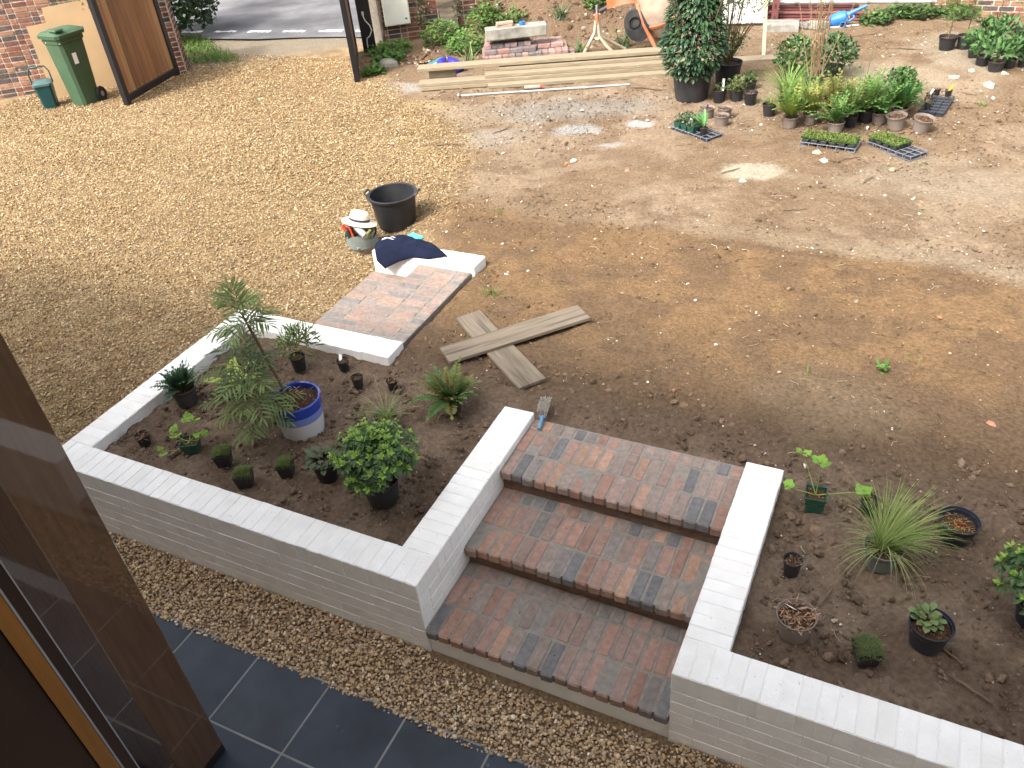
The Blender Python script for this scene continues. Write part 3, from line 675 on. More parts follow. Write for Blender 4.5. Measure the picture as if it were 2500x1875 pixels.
POTM = {'black': 'plastic_black', 'navy': 'plastic_navy', 'taupe': 'plastic_taupe', 'greygreen': 'plastic_greygreen', 'darkgrey': 'plastic_darkgrey', 'green': 'plastic_green'}
def pot_mesh(root, Rr, h, color, taper=.74, square=False, fill=.86, lip=.10):
    m = MB(); t = max(.0025, Rr * .03)
    if square:
        rot = Matrix.Rotation(math.radians(45), 3, 'Z'); k = 2 ** .5
        m.lathe([(Rr * k * taper, 0), (Rr * k * .98, h * .88), (Rr * k * 1.04, h * .88), (Rr * k * 1.06, h), (Rr * k * .98, h), (Rr * k * .96, h * .9), (Rr * k * taper * .95, h * .05)], 4, rot=rot); m.build('pot', POTM[color], root)
        m = MB(); m.lathe([(Rr * k * .9, h * .55), (Rr * k * .93, h * (fill - .02)), (Rr * k * .4, h * fill)], 4, rot=rot); m.build('soil', 'potsoil', root); return
    prof = [(Rr * taper * .96, 0), (Rr * taper, h * .012), (Rr * (taper + (1 - taper) * .8) * .97, h * (1 - lip) - .002), (Rr * 1.0, h * (1 - lip)), (Rr * 1.03, h * .985), (Rr * 1.02, h), (Rr * .985, h), (Rr * .965, h * .97), (Rr * (taper + .02), h * .06)]
    m.lathe(prof, 32); m.build('pot', POTM[color], root, smooth=35)
    m = MB(); n = 20; V = [(0, 0, h * fill)]; 
    for j, rr in enumerate((.33, .66, .955)):
        for k in range(n): a = 2 * math.pi * k / n; V.append((Rr * rr * math.cos(a), Rr * rr * math.sin(a), h * fill - (.01 if j == 2 else 0) + random.uniform(-.006, .006)))
    Fs = [(0, 1 + k, 1 + (k + 1) % n) for k in range(n)]
    for j in range(2): Fs += [(1 + j * n + k, 1 + (j + 1) * n + k, 1 + (j + 1) * n + (k + 1) % n, 1 + j * n + (k + 1) % n) for k in range(n)]
    m.add(V, Fs); m.build('soil', 'potsoil', root)
def debris(root, Rr, z, n=40, col=(.30, .20, .12), L=.03, up=.4):
    m = MB()
    for _ in range(n):
        a = random.uniform(0, 6.28); r = Rr * .9 * random.random() ** .5; d = rdir(-5, 35 + 40 * up)
        m.leaf((r * math.cos(a), r * math.sin(a), z), d, L * random.uniform(.4, 1.3), L * .16, .2, .2, 2, jc(col, .45))
    m.build('dry_stems', 'leaf_dull', root)
def plant_label(root, x, y, z, L=.06, w_=.016, mt='label_white', tilt=(.5, .2, 0)):
    m = MB(); m.box((0, 0, L / 2), (w_, .0012, L), .0004); m.build('plant_label', mt, root, (x, y, z), tilt)
def pot_thing(name, label, x, y, Rr, h, color, group=None, z=None, rz=None, tilt=None, cat='potted plant', **kw):
    zz = gz(x, y) + (.014 if y < 2 else -.002) if z is None else z
    o = thing(name, label, cat, (x, y, zz), random.uniform(0, 6.28) if rz is None else rz, group)
    if tilt: o.rotation_euler = (tilt[0], tilt[1], 0)
    pot_mesh(o, Rr, h, color, **kw); return o

FERN, FERN_Y, FERN_D = (.055, .13, .028), (.16, .21, .04), (.040, .095, .048)
def fern(root, z, Rr, n=22, L=.22, col=FERN, col2=None, pairs=12, el=(25, 75), droop=1.0, ll=.05, lw=.02):
    m = MB()
    for i in range(n):
        a = 2 * math.pi * (i + random.uniform(-.4, .4)) / n; r = Rr * random.uniform(0, .35); d = rdir(*el, az=a)
        c = col if col2 is None or random.random() < .55 else mixt(col, col2, random.uniform(.4, 1))
        frond(m, (r * math.cos(a), r * math.sin(a), z), d, L * random.uniform(.75, 1.15), pairs, ll * random.uniform(.85, 1.15), lw, droop * random.uniform(.7, 1.3), c)
    m.build('fronds', 'leaf_dull', root)
def grass(root, z, Rr, n=120, L=.35, wd=.005, col=(.13, .24, .05), col2=(.30, .34, .12), el=(45, 88), droop=.9, lean=(0, 0)):
    m = MB()
    for _ in range(n):
        a = random.uniform(0, 6.28); r = Rr * random.uniform(0, .45); d = rdir(*el, az=a + random.uniform(-.5, .5)) + np.array([lean[0], lean[1], 0])
        m.blade((r * math.cos(a), r * math.sin(a), z), d, L * random.uniform(.5, 1.15), wd * random.uniform(.6, 1.2), droop * random.uniform(.5, 1.4), 6, jc(mixt(col, col2, random.random() ** 2), .2))
    m.build('blades', 'leaf_dull', root)
def rosette_shrub(root, c, rad, n=110, dark=(.024, .07, .02), light=(.21, .35, .058), leaf=.055, lw=.02, squash=.8, k=(9, 6)):
    m = MB(); st = MB()
    for i in range(n):
        d = rdir(-16, 88); q = np.array(c) + d * np.array([rad, rad, rad * squash]) * random.uniform(.72, 1.04)
        if random.random() < .25: q = np.array(c) + d * np.array([rad, rad, rad * squash]) * random.uniform(.35, .7)
        ax = d * .7 + np.array([0, 0, .75]); ax /= np.linalg.norm(ax)
        if i % 4 == 0: st.tube([np.array(c) * np.array([.6, .6, .6]), (np.array(c) + q) / 2, q], [.006, .004, .002], 5)
        e1 = np.cross(ax, (.3, .5, .8)); e1 /= np.linalg.norm(e1); e2 = np.cross(ax, e1); ph0 = random.uniform(0, 6)
        for j in range(k[0]):
            a = ph0 + j * 2.4; dd = (e1 * math.cos(a) + e2 * math.sin(a)) + ax * random.uniform(-.25, .3)
            m.leaf(q - ax * random.uniform(.0, .02), dd, leaf * random.uniform(.8, 1.2), lw, .22, .25, 3, jc(mixt(dark, light, random.uniform(0, .22)), .25), up=ax, wide=.62)
        if random.random() < .95:
            for j in range(k[1]):
                a = ph0 + j * 2.4; dd = (e1 * math.cos(a) + e2 * math.sin(a)) * .7 + ax * random.uniform(.5, 1.2)
                m.leaf(q + ax * .006, dd, leaf * random.uniform(.45, .75), lw * .75, .1, .3, 3, jc(light, .25), up=ax, wide=.62)
    st.build('branches', 'stem', root); m.build('foliage', 'leaf', root)
def leaf_ball(root, c, rad, n=500, leaf=.05, lw=.025, col=(.03, .075, .02), col2=(.10, .17, .04), squash=(1, 1, 1), hollow=.5, name='foliage', mt='leaf', el=(-40, 90), dirup=.2):
    m = MB()
    for _ in range(n):
        d = rdir(*el); r = hollow + (1 - hollow) * random.random() ** .6; q = np.array(c) + d * rad * r * np.array(squash); dd = d * .8 + np.array([0, 0, dirup]) + np.random.default_rng(random.randint(0, 10 ** 9)).normal(0, .45, 3)
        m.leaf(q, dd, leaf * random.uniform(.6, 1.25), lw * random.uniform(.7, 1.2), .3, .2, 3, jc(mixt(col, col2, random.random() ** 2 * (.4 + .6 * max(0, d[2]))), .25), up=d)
    return m.build(name, mt, root)
def lobed_leaf(m, p, d, size, col, lobes=5):
    d = np.array(d, float); d /= np.linalg.norm(d); e1 = np.cross(d, (0, 0, 1.0)); e1 /= np.linalg.norm(e1) + 1e-9; e2 = np.cross(e1, d); nr = e2 * .8 + d * .1
    V = [np.array(p)]; K = lobes * 4
    for i in range(K + 1):
        a = -2.6 + 5.2 * i / K; rr = size * (.72 + .28 * abs(math.cos(a * lobes / 2.2))) * (1 - .15 * abs(a) / 2.6)
        V.append(np.array(p) + d * rr * math.cos(a) + e1 * rr * math.sin(a) + nr * (.12 * size * math.cos(3 * a)))
    m.add(V, [(0, i, i + 1) for i in range(1, K + 1)], col)
def geranium(root, z, stems, size=.035, col=(.22, .36, .06)):
    st = MB(); m = MB()
    for pts, leaves in stems:
        P = [np.array((0, 0, z - .01))] + [np.array(p) for p in pts]; st.tube(P, [.0035] * (len(P) - 1) + [.0022], 6, col=(.3, .34, .1))
        for k in range(leaves):
            d = rdir(5, 40); q = P[-1] + d * random.uniform(.012, .045); st.tube([P[-1], q], .0015, 4, False); lobed_leaf(m, q, d, size * random.uniform(.7, 1.2), jc(col, .2))
    st.build('stems', 'stem_green', root, smooth=60); m.build('leaves', 'leaf_dull', root)
def moss_top(root, Rr, h, col=(.055, .085, .022), n=700, hh=.035):
    m = MB(); dome = lambda u, v: h + hh * (1 - .55 * (u * u + v * v) / 2)
    K = 8; V = [(Rr * .96 * (2 * i / K - 1), Rr * .96 * (2 * j / K - 1), dome(2 * i / K - 1, 2 * j / K - 1) - .012) for j in range(K + 1) for i in range(K + 1)]
    m.add(V, [(j * (K + 1) + i, j * (K + 1) + i + 1, (j + 1) * (K + 1) + i + 1, (j + 1) * (K + 1) + i) for j in range(K) for i in range(K)], tuple(c * .6 for c in col))
    for _ in range(n):
        u, v_ = random.uniform(-1.1, 1.1), random.uniform(-1.1, 1.1); q = (Rr * u * .93, Rr * v_ * .93, dome(u, v_) - .014 - (.012 if max(abs(u), abs(v_)) > 1 else 0))
        d = rdir(25, 85) + np.array([u * .6, v_ * .6, 0]); m.leaf(q, d, random.uniform(.014, .026), .003, .3, .1, 2, jc(mixt(col, (.13, .15, .04), random.random() ** 3), .35))
    m.build('moss', 'leaf_dull', root)

# ---- big bed, left of the steps
o = pot_thing('potted_fern', 'dark green fern in a dark grey pot beside the long white side wall', -2.48, .90, .094, .145, 'darkgrey'); fern(o, .13, .094, 34, .16, FERN_D, pairs=10, ll=.05, lw=.022, el=(30, 82), droop=1.0)
m = MB()
for az, L_ in ((2.2, .30), (1.5, .26)): frond(m, (0, 0, .11), rdir(70, 74, az), L_, 17, .055, .014, .35, FERN_D, fwd=.25)
m.build('fronds', 'leaf_dull', o)
o = pot_thing('potted_geranium', 'pale green lobed geranium in a small square dark green pot', -2.06, .50, .056, .085, 'green', square=True, rz=.5)
geranium(o, .085, [([(-.05, .02, .08), (-.12, .05, .13)], 4), ([(.0, .03, .1), (.02, .06, .2)], 5), ([(.05, .0, .08), (.11, -.01, .12)], 4), ([(-.02, -.03, .07), (-.05, -.02, .17)], 3), ([(-.08, -.06, .06), (-.16, -.08, .08)], 2), ([(.03, .0, .1), (.06, .04, .22)], 3)], .029)
o = pot_thing('plant_pot', 'small black pot of brown twigs in the near corner of the planter', -2.43, .43, .05, .085, 'black'); debris(o, .05, .075, 26, (.2, .13, .08), .05, .9)
for lab, x_, y_, r_ in (('mossy cushion in a square black pot beside the geranium', -1.75, .47, .05), ('nearest mossy cushion in a square black pot by the front wall', -1.48, .36, .05), ('mossy cushion in a square black pot left of the grey-leaved pot', -1.28, .53, .044)):
    o = pot_thing('moss_pot', lab, x_, y_, r_ * 1.08, .105, 'black', square=True, rz=random.uniform(.2, .7), group='moss pots in the white planter'); moss_top(o, r_, .10, (.12, .165, .05))
# glazed pot with the tall mahonia
o = thing('potted_mahonia', 'tall feathery mahonia in a glazed cobalt blue and white pot', 'potted plant', (-1.49, .97, gz(-1.49, .97) - .006), 0)
Rg, hg = .168, .275
def gl_ring(name, mt, z0, z1, r0, r1, extra=()): m = MB(); m.lathe([(r0, z0), (r1, z1)] + list(extra), 40, cap=False); return m.build(name, mt, o, smooth=50)
gl_ring('pot_base', 'white_glaze', .0, .135, Rg * .86, Rg * .955, [(Rg * .955, .135)]); gl_ring('blue_band', 'mid_glaze', .1352, .195, Rg * .956, Rg * .985)
gl_ring('blue_rim', 'cobalt_glaze', .1952, .262, Rg * .987, Rg * 1.0, [(Rg * 1.035, .264), (Rg * 1.04, .275), (Rg * 1.0, .282), (Rg * .94, .276), (Rg * .92, .2), (Rg * .9, .1)])
m = MB(); m.lathe([(.02, 0), (Rg * .86, .001)], 40); m.build('underside', 'white_glaze', o)
m = MB(); m.lathe([(Rg * .935, .235), (Rg * .5, .252), (.001, .254)], 24, cap=False); m.build('soil', 'potsoil', o); debris(o, Rg, .252, 60, (.28, .19, .13), .05, .3)
av = vr(-1.49, .97); dv = np.array([-av[1], av[0], 0])
def loc3(a, z, d=0.0): return tuple(av * a + dv * d + np.array([0, 0, z]))
MAH, MAH_D = (.145, .205, .075), (.06, .10, .05)
tr = MB(); tr.tube([loc3(-.04, .22), loc3(-.06, .40), loc3(-.10, .62, .03), loc3(-.135, .80, .05), loc3(-.16, .95, .06)], [.011, .010, .010, .009, .005], 8)
tr.tube([loc3(-.05, .22, -.03), loc3(-.18, .30, -.05), loc3(-.25, .41, -.06), loc3(-.27, .54, -.05)], [.009, .008, .007, .005], 8); tr.tube([loc3(-.05, .22, .04), loc3(-.20, .40, .08), loc3(-.28, .60, .1)], [.008, .007, .005], 8)
tr.build('trunk', 'stem', o, smooth=60)
m = MB()
def whorl(a, z, d, n, L, el, droop, col, ll=.14):
    for i in range(n): frond(m, loc3(a + random.gauss(0, .01), z + random.uniform(-.03, .03), d), rdir(*el, az=2 * math.pi * (i + random.uniform(-.4, .4)) / n), L * random.uniform(.8, 1.15), 7, ll, .0155, droop * random.uniform(.7, 1.3), mixt(col, (.17, .21, .07), random.random() * .4), (.16, .11, .05), lambda t: .55 + .45 * math.sin(math.pi * t), .85, True, 4, .0018, .32)
whorl(-.26, .38, -.06, 12, .25, (0, 45), .9, MAH); whorl(-.26, .50, -.05, 8, .20, (25, 70), .7, MAH); whorl(-.25, .31, -.05, 7, .22, (-20, 15), .6, MAH)
whorl(-.27, .57, .10, 9, .25, (0, 50), .8, MAH_D); whorl(-.155, .86, .06, 9, .18, (-5, 50), .6, MAH); whorl(-.165, .97, .06, 6, .15, (35, 85), .35, MAH); 
m.build('foliage', 'leaf_dull', o)
o = pot_thing('potted_hosta', 'broad yellow-green leaves in a black pot behind the mahonia', -2.22, 1.10, .085, .09, 'black'); m = MB()
for i in range(15): m.leaf((0, 0, .08), rdir(15, 55, 2.4 + random.uniform(-1.9, 1.9)), random.uniform(.16, .27), .075, .5, .25, 5, jc((.33, .42, .06), .15), wide=.55)
m.build('leaves', 'leaf', o)
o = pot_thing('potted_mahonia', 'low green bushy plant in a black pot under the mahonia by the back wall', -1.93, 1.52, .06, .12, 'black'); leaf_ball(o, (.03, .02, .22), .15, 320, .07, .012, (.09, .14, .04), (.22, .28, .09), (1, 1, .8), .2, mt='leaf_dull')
o = pot_thing('potted_shrub', 'dark fern-like clump in a black pot deep behind the mahonia', -2.28, 1.42, .08, .09, 'black'); fern(o, .08, .08, 18, .2, (.07, .12, .05), pairs=9, ll=.05, lw=.012)
for lab, x_, y_, r_, h_ in (('small black pot with a white label near the back white wall', -1.59, 1.62, .046, .088), ('small black pot of bare compost, middle of three in a row', -1.37, 1.48, .044, .09), ('small black pot with a few dead stems nearest the fern', -1.11, 1.54, .041, .078)):
    o = pot_thing('plant_pot', lab, x_, y_, r_, h_, 'black'); debris(o, r_, h_ * .88, 16, (.22, .14, .09), .025 if 'stems' not in lab else .05, .5)
    if 'label' in lab: plant_label(o, -.02, -.01, h_ * .8, .05, .024, tilt=(-.6, .2, -o.rotation_euler.z + .6))
o = pot_thing('potted_grass', 'sparse arching grass in a grey pot in the planter bed', -.91, 1.15, .084, .118, 'greygreen'); grass(o, .1, .084, 60, .30, .0042, (.15, .22, .07), (.34, .34, .16), (20, 80), 1.2); grass(o, .1, .07, 130, .09, .003, (.14, .2, .05), el=(30, 85))
o = pot_thing('potted_fern', 'bronze-tinted fern with curled young fronds beside the crossed boards', -.58, 1.46, .075, .10, 'black'); fern(o, .09, .075, 32, .24, (.085, .17, .05), (.20, .17, .06), 12, (25, 80), 1.0, .06, .028); fern(o, .09, .05, 12, .13, (.20, .13, .05), None, 10, (55, 88), 1.5, .03, .014)
o = pot_thing('potted_shrub', 'dense dome of glossy dark leaves with lime green tips in the planter corner', -.57, .56, .118, .18, 'black', rz=0); rosette_shrub(o, (-.02, .05, .315), .265, 190, squash=.58)
o = pot_thing('potted_heuchera', 'low grey-green crinkled leaves in a black pot behind the glossy dome shrub', -1.01, .60, .084, .145, 'black')
m = MB()
for i in range(46):
    a = random.uniform(0, 6.28); q = np.array((.075 * math.cos(a) * random.random() ** .5, .075 * math.sin(a) * random.random() ** .5, .13 + random.uniform(0, .05))); m.leaf(q, rdir(0, 50, a), random.uniform(.05, .075), .04, .3, .3, 4, jc((.10, .13, .075), .25), wide=.6)
m.build('leaves', 'leaf_dull', o)
# ---- bed right of the steps
o = pot_thing('potted_geranium', 'leggy geranium with long bare stalks in a square green pot', 1.81, 1.38, .056, .118, 'green', square=True, rz=.25)
st_ = [([tuple(vr(1.8, 1.4) * .0 + np.array([0, 0, .20])), tuple(vr(1.8, 1.4) * -.005 + np.array([0, .0, .34]))], 7), ([(-.07, -.02, .13), (-.155, -.03, .155)], 3), ([(.12, .02, .125), (.24, .05, .14)], 6), ([(-.06, .07, .22), (-.10, .10, .30)], 3)]
o.rotation_euler = (0, 0, .1); geranium(o, .11, st_, .036, (.20, .38, .06))
o = pot_thing('plant_pot', 'small black pot of compost tucked behind the tall grass pot', 2.09, 1.45, .047, .098, 'black'); debris(o, .047, .085, 24, (.28, .2, .13), .03)
o = pot_thing('potted_grass', 'tall leaning green grass in a pale grey-green pot', 2.19, 1.09, .098, .135, 'greygreen'); o.rotation_euler = (0, 0, 0); grass(o, .115, .098, 230, .40, .0046, (.15, .25, .06), (.34, .38, .14), (62, 88), .8, (.22, .22)); grass(o, .115, .098, 90, .33, .0038, (.20, .27, .09), (.38, .38, .18), (25, 75), 1.7)
o = pot_thing('plant_pot', 'wide navy black pot with a rusty dried stump', 2.53, 1.42, .102, .128, 'navy', fill=.72); debris(o, .1, .095, 50, (.30, .21, .14), .03); debris(o, .035, .095, 26, (.36, .13, .04), .04, .9)
o = pot_thing('plant_pot', 'small black pot standing alone near the stair side wall', 1.78, .86, .049, .108, 'black'); debris(o, .049, .095, 24, (.3, .24, .17), .02)
o = pot_thing('plant_pot', 'taupe pot of dry stems with a white plant label', 1.86, .49, .093, .145, 'taupe', fill=.9); debris(o, .09, .132, 110, (.34, .22, .14), .05, .7); plant_label(o, .075, -.02, .125, .07, .03, tilt=(.9, .5, -o.rotation_euler.z + .3))
o = pot_thing('potted_plant', 'wide black pot with a grey-green leafy rosette', 2.44, .66, .098, .15, 'navy', fill=.84, rz=0)
m = MB()
for i in range(34):
    a = random.uniform(0, 6.28); q = np.array((-.02 + .045 * math.cos(a) * random.random(), .02 + .045 * math.sin(a) * random.random(), .13 + random.uniform(0, .04))); m.leaf(q, rdir(10, 60, a), random.uniform(.04, .062), .034, .3, .25, 4, jc((.16, .22, .09), .2), wide=.62)
m.build('leaves', 'leaf_dull', o); debris(o, .09, .128, 20, (.28, .19, .12), .025)
o = pot_thing('moss_pot', 'round grey-green mossy cushion in a black pot between taupe and wide black pots', 2.19, .46, .056, .09, 'black', square=True, rz=.4); moss_top(o, .056, .085, (.11, .15, .06), 900, .05)
o = pot_thing('potted_shrub', 'bushy shrub with lime green tips cut off by the picture edge', 2.90, .98, .11, .14, 'navy'); rosette_shrub(o, (-.02, .0, .28), .21, 120, light=(.20, .34, .05))
o = pot_thing('plant_pot', 'dark pot at the edge of the picture above the lime-tipped shrub', 2.95, 1.60, .075, .1, 'navy')
o = pot_thing('moss_pot', 'mossy pot cut off at the picture edge near the front wall', 2.92, .55, .05, .085, 'black', square=True, rz=.3); moss_top(o, .05, .08)

# ------------------------------------------------------------------ by the gate: board, bins, verge
ply = thing('plywood_sheet', 'stepped sheet of pale plywood leaning on the brick wall', 'board', (-10.79, 6.62, .30), math.atan2(.794, .608))
m = MB(); t = .018
out = [(0, 0), (1.02, 0), (1.02, 1.33), (.32, 1.31), (.30, 1.10), (.01, 1.09)]
V = [(x_, 0, z_) for x_, z_ in out] + [(x_, t, z_) for x_, z_ in out]; n = len(out)
m.add(V, [tuple(range(n)), tuple(range(2 * n - 1, n - 1, -1))] + [(i, n + i, n + (i + 1) % n, (i + 1) % n) for i in range(n)]); m.build('panel', 'plywood', ply, rot=(math.radians(-7), 0, 0))
wb_ = thing('wheelie_bin', 'green wheelie bin with a white sticker in front of the plywood', 'bin', (-10.03, 6.62, .30), math.atan2(.81, .586) - 1.0)
wb_.scale = (.84, .80, 1.06)
m = MB()
def sect(hx, hy, z, b): return [(hx, -hy + b, z), (hx, hy - b, z), (hx - b, hy, z), (-hx + b, hy, z), (-hx, hy - b, z), (-hx, -hy + b, z), (-hx + b, -hy, z), (hx - b, -hy, z)]
secs = [sect(.19, .20, 0, .05), sect(.195, .205, .05, .05), sect(.235, .27, .88, .05), sect(.25, .29, .885, .05), sect(.255, .295, .96, .05)]
V = [p for s_ in secs for p in s_]; Fs = [tuple(range(8))[::-1], tuple(range(32, 40))] + [(8 * i + k, 8 * i + (k + 1) % 8, 8 * i + 8 + (k + 1) % 8, 8 * i + 8 + k) for i in range(4) for k in range(8)]
m.add(V, Fs); body = m.build('body', 'bin_green', wb_, smooth=40)
m = MB(); m.box((0, 0, 0), (.004, .09, .15), .001); m.build('sticker', 'label_white', body, (.231, -.06, .66), (0, math.radians(3), 0))
m = MB(); secs = [sect(.29, .33, .955, .06), sect(.295, .335, 1.0, .06), sect(.25, .30, 1.03, .08), sect(.10, .22, 1.055, .08)]
V = [p for s_ in secs for p in s_]; m.add(V, [tuple(range(8))[::-1], tuple(range(24, 32))] + [(8 * i + k, 8 * i + (k + 1) % 8, 8 * i + 8 + (k + 1) % 8, 8 * i + 8 + k) for i in range(3) for k in range(8)])
lid = m.build('lid', 'bin_green', wb_, smooth=40)
m = MB(); m.tube([(-.2, .35, 1.0), (.2, .35, 1.0)], .016, 8); m.build('handle', 'bin_green', wb_, smooth=50)
m = MB(); m.box((.17, -.2, 1.06), (.2, .18, .04), .015); m.build('lid_grip', 'bin_green', lid)
for sx in (-1, 1):
    m = MB(); m.lathe([(.06, -.025), (.10, -.025), (.105, -.012), (.105, .012), (.10, .025), (.06, .025)], 24, rot=Matrix.Rotation(math.pi / 2, 3, 'Y')); w_ = m.build('wheel', 'rubber', wb_, (sx * .245, .20, .105), smooth=40)
    m = MB(); m.lathe([(.015, -.028), (.06, -.022), (.06, .022), (.015, .028)], 16, rot=Matrix.Rotation(math.pi / 2, 3, 'Y')); m.build('hub', 'concrete_dark', w_, smooth=40)
fc = thing('food_caddy', 'small dark teal food caddy with raised handle beside the green bin', 'bin', (-10.50, 6.33, .30), math.atan2(.82, .57) - .2)
m = MB(); secs = [sect(.10, .11, 0, .03), sect(.125, .135, .34, .03), sect(.13, .14, .345, .03)]; V = [p for s_ in secs for p in s_]
m.add(V, [tuple(range(8))[::-1], tuple(range(16, 24))] + [(8 * i + k, 8 * i + (k + 1) % 8, 8 * i + 8 + (k + 1) % 8, 8 * i + 8 + k) for i in range(2) for k in range(8)]); m.build('body', 'caddy_green', fc, smooth=40)
m = MB(); secs = [sect(.14, .15, .345, .03), sect(.14, .15, .375, .03), sect(.09, .10, .41, .03)]; V = [p for s_ in secs for p in s_]
m.add(V, [tuple(range(8))[::-1], tuple(range(16, 24))] + [(8 * i + k, 8 * i + (k + 1) % 8, 8 * i + 8 + (k + 1) % 8, 8 * i + 8 + k) for i in range(2) for k in range(8)]); m.build('lid', 'caddy_lid', fc, smooth=40)
m = MB(); m.tube([(-.15, 0, .36), (-.15, .02, .52), (-.11, .02, .6), (.11, .02, .6), (.15, .02, .52), (.15, 0, .36)], .011, 8); m.build('handle', 'caddy_green', fc, smooth=60)

def weed_clump(name, label, x, y, r, h, n, col=(.07, .16, .035), col2=(.16, .28, .07), leaf=.07, lw=.04, z=None, cat='weeds', group=None, squash=.8):
    o = thing(name, label, cat, (x, y, gz(x, y) if z is None else z), 0, group); m = MB()
    for _ in range(n):
        a = random.uniform(0, 6.28); rr = r * random.random() ** .5; hh = h * random.random() ** .8 * (1 - .5 * (rr / r) ** 2)
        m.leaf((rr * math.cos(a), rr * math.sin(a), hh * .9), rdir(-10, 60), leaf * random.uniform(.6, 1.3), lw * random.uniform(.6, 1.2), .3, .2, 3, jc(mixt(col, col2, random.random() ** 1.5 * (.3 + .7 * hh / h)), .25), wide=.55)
    m.build('leaves', 'leaf_dull', o)
    m = MB()
    for _ in range(10): a = random.uniform(0, 6.28); m.tube([(0, 0, 0), (r * .6 * math.cos(a), r * .6 * math.sin(a), h * .6)], [.004, .002], 4)
    m.build('stems', 'stem_green', o); return o
def tuft(name, label, x, y, n, L, col=(.09, .20, .03), wd=.008, r=.12, group=None, el=(35, 85), cat='grass', droop=.8, z=None):
    o = thing(name, label, cat, (x, y, gz(x, y) - .01 if z is None else z), 0, group); m = MB()
    for _ in range(n):
        a = random.uniform(0, 6.28); rr = r * random.random() ** .5
        m.blade((rr * math.cos(a), rr * math.sin(a), 0), rdir(*el), L * random.uniform(.5, 1.2), wd, droop, 4, jc(mixt(col, (.25, .28, .10), random.random() ** 3), .25))
    m.build('blades', 'leaf_dull', o); return o
# grass verge and hedge outside the gate
m = MB()
for _ in range(2600):
    u_ = random.random(); v_ = random.random(); x_ = -9.95 + u_ * 1.15 - v_ * 1.7; y_ = 8.55 + u_ * .45 + v_ * 1.55
    if u_ > .9 - .45 * v_ + random.uniform(-.12, .12): continue
    m.blade((x_, y_, .31), rdir(40, 88), random.uniform(.05, .16), .012, .8, 3, jc(mixt((.055, .13, .02), (.16, .22, .05), random.random() ** 2), .3))
tag(m.build('verge_grass', 'leaf_dull'), 'lush green grass verge outside the gate pier', 'grass', kind='stuff')
hd = thing('hedge_bush', 'dark green bush hanging over the road edge beyond the gate pier', 'bush', (-11.55, 10.1, .32)); leaf_ball(hd, (0, 0, .75), 1.05, 5200, .12, .065, (.016, .04, .015), (.06, .10, .03), (1, .9, .85), .55, mt='leaf')
m = MB()
for _ in range(9): d = rdir(20, 80); m.tube([(0, 0, 0), d * .4 + np.array([0, 0, .3]), d * .8 + np.array([0, 0, .5])], [.03, .02, .008], 6)
m.build('trunk', 'stem', hd)
iv = thing('wall_ivy', 'ivy hanging over the brick wall above the plywood sheet', 'ivy', wp(-1.25, -.06, 1.2), WANG); m = MB()
for _ in range(420):
    s_ = random.gauss(0, .28); z_ = random.gauss(.45, .22) - abs(s_ - .35) * .3; m.leaf((s_, -random.random() * .08, z_), rdir(-60, 20, -1.57 + random.uniform(-1, 1)), random.uniform(.03, .07), .035, .2, .2, 3, jc(random.choice([(.09, .12, .05), (.13, .10, .06), (.06, .10, .03)]), .3))
m.build('leaves', 'leaf_dull', iv)
iv = thing('wall_ivy', 'dry ivy strands on the brick wall right of the pale cabinet', 'ivy', wp(4.1, -.05, .55), WANG); m = MB()
for _ in range(300):
    k = random.choice([-.05, .02, .62]); m.leaf((k + random.gauss(0, .05), -random.random() * .05, random.uniform(0, .75)), rdir(-70, 30, -1.57 + random.uniform(-1, 1)), random.uniform(.03, .06), .035, .2, .2, 3, jc(random.choice([(.10, .12, .06), (.16, .13, .08), (.07, .09, .04)]), .3))
m.build('leaves', 'leaf_dull', iv)
m = MB(); [m.tube([(k, 0, -.2), (k + .02, 0, .3), (k, 0, .8)], .007, 5) for k in (-.05, .02, .62)]; m.build('stems', 'stem', iv)
pb = thing('hardboard_sheet', 'brown board sheet leaning on the brick wall among nettles', 'board', wp(4.55, -.12, .32), WANG); m = MB(); m.box((0, 0, .28), (.3, .015, .56), .002); m.build('panel', 'board_brown', pb, rot=(math.radians(-8), 0, 0))
GW_ = 'weed clumps along the boundary wall'
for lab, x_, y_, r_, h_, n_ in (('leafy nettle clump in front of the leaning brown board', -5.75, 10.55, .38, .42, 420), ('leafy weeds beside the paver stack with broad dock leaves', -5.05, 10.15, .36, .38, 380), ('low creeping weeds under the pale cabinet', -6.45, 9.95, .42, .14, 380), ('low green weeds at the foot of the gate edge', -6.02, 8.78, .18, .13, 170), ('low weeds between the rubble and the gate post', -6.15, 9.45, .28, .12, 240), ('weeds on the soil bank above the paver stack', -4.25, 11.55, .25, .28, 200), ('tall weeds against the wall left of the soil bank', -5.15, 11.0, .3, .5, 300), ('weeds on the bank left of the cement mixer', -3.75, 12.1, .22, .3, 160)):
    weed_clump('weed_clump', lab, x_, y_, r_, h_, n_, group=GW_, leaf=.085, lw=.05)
for lab, x_, y_ in (('strap-leaved daffodil clump behind the paver stack', -3.80, 11.15), ('strap-leaved daffodil clump between paver stack and mixer leg', -3.12, 10.35), ('strap-leaved clump at the mixer stand', -2.55, 10.75), ('yellowing iris leaves in front of the paver stack', -4.62, 9.42)):
    tuft('daffodil_clump', lab, x_, y_, 30, .32, (.06, .13, .06), .022, .1, 'strap-leaved clumps by the paver stack', (50, 85), 'plant', .6)
rb = thing('rubble_heap', 'heap of broken wood chips and rubble in front of the weeds', 'rubble', (-5.5, 9.6, .28)); n = 150
P = np.stack([rng.normal(0, .26, n), rng.normal(0, .16, n), np.zeros(n)], 1); P[:, 2] = .17 * np.exp(-(P[:, 0] ** 2 + P[:, 1] ** 2) / .06)
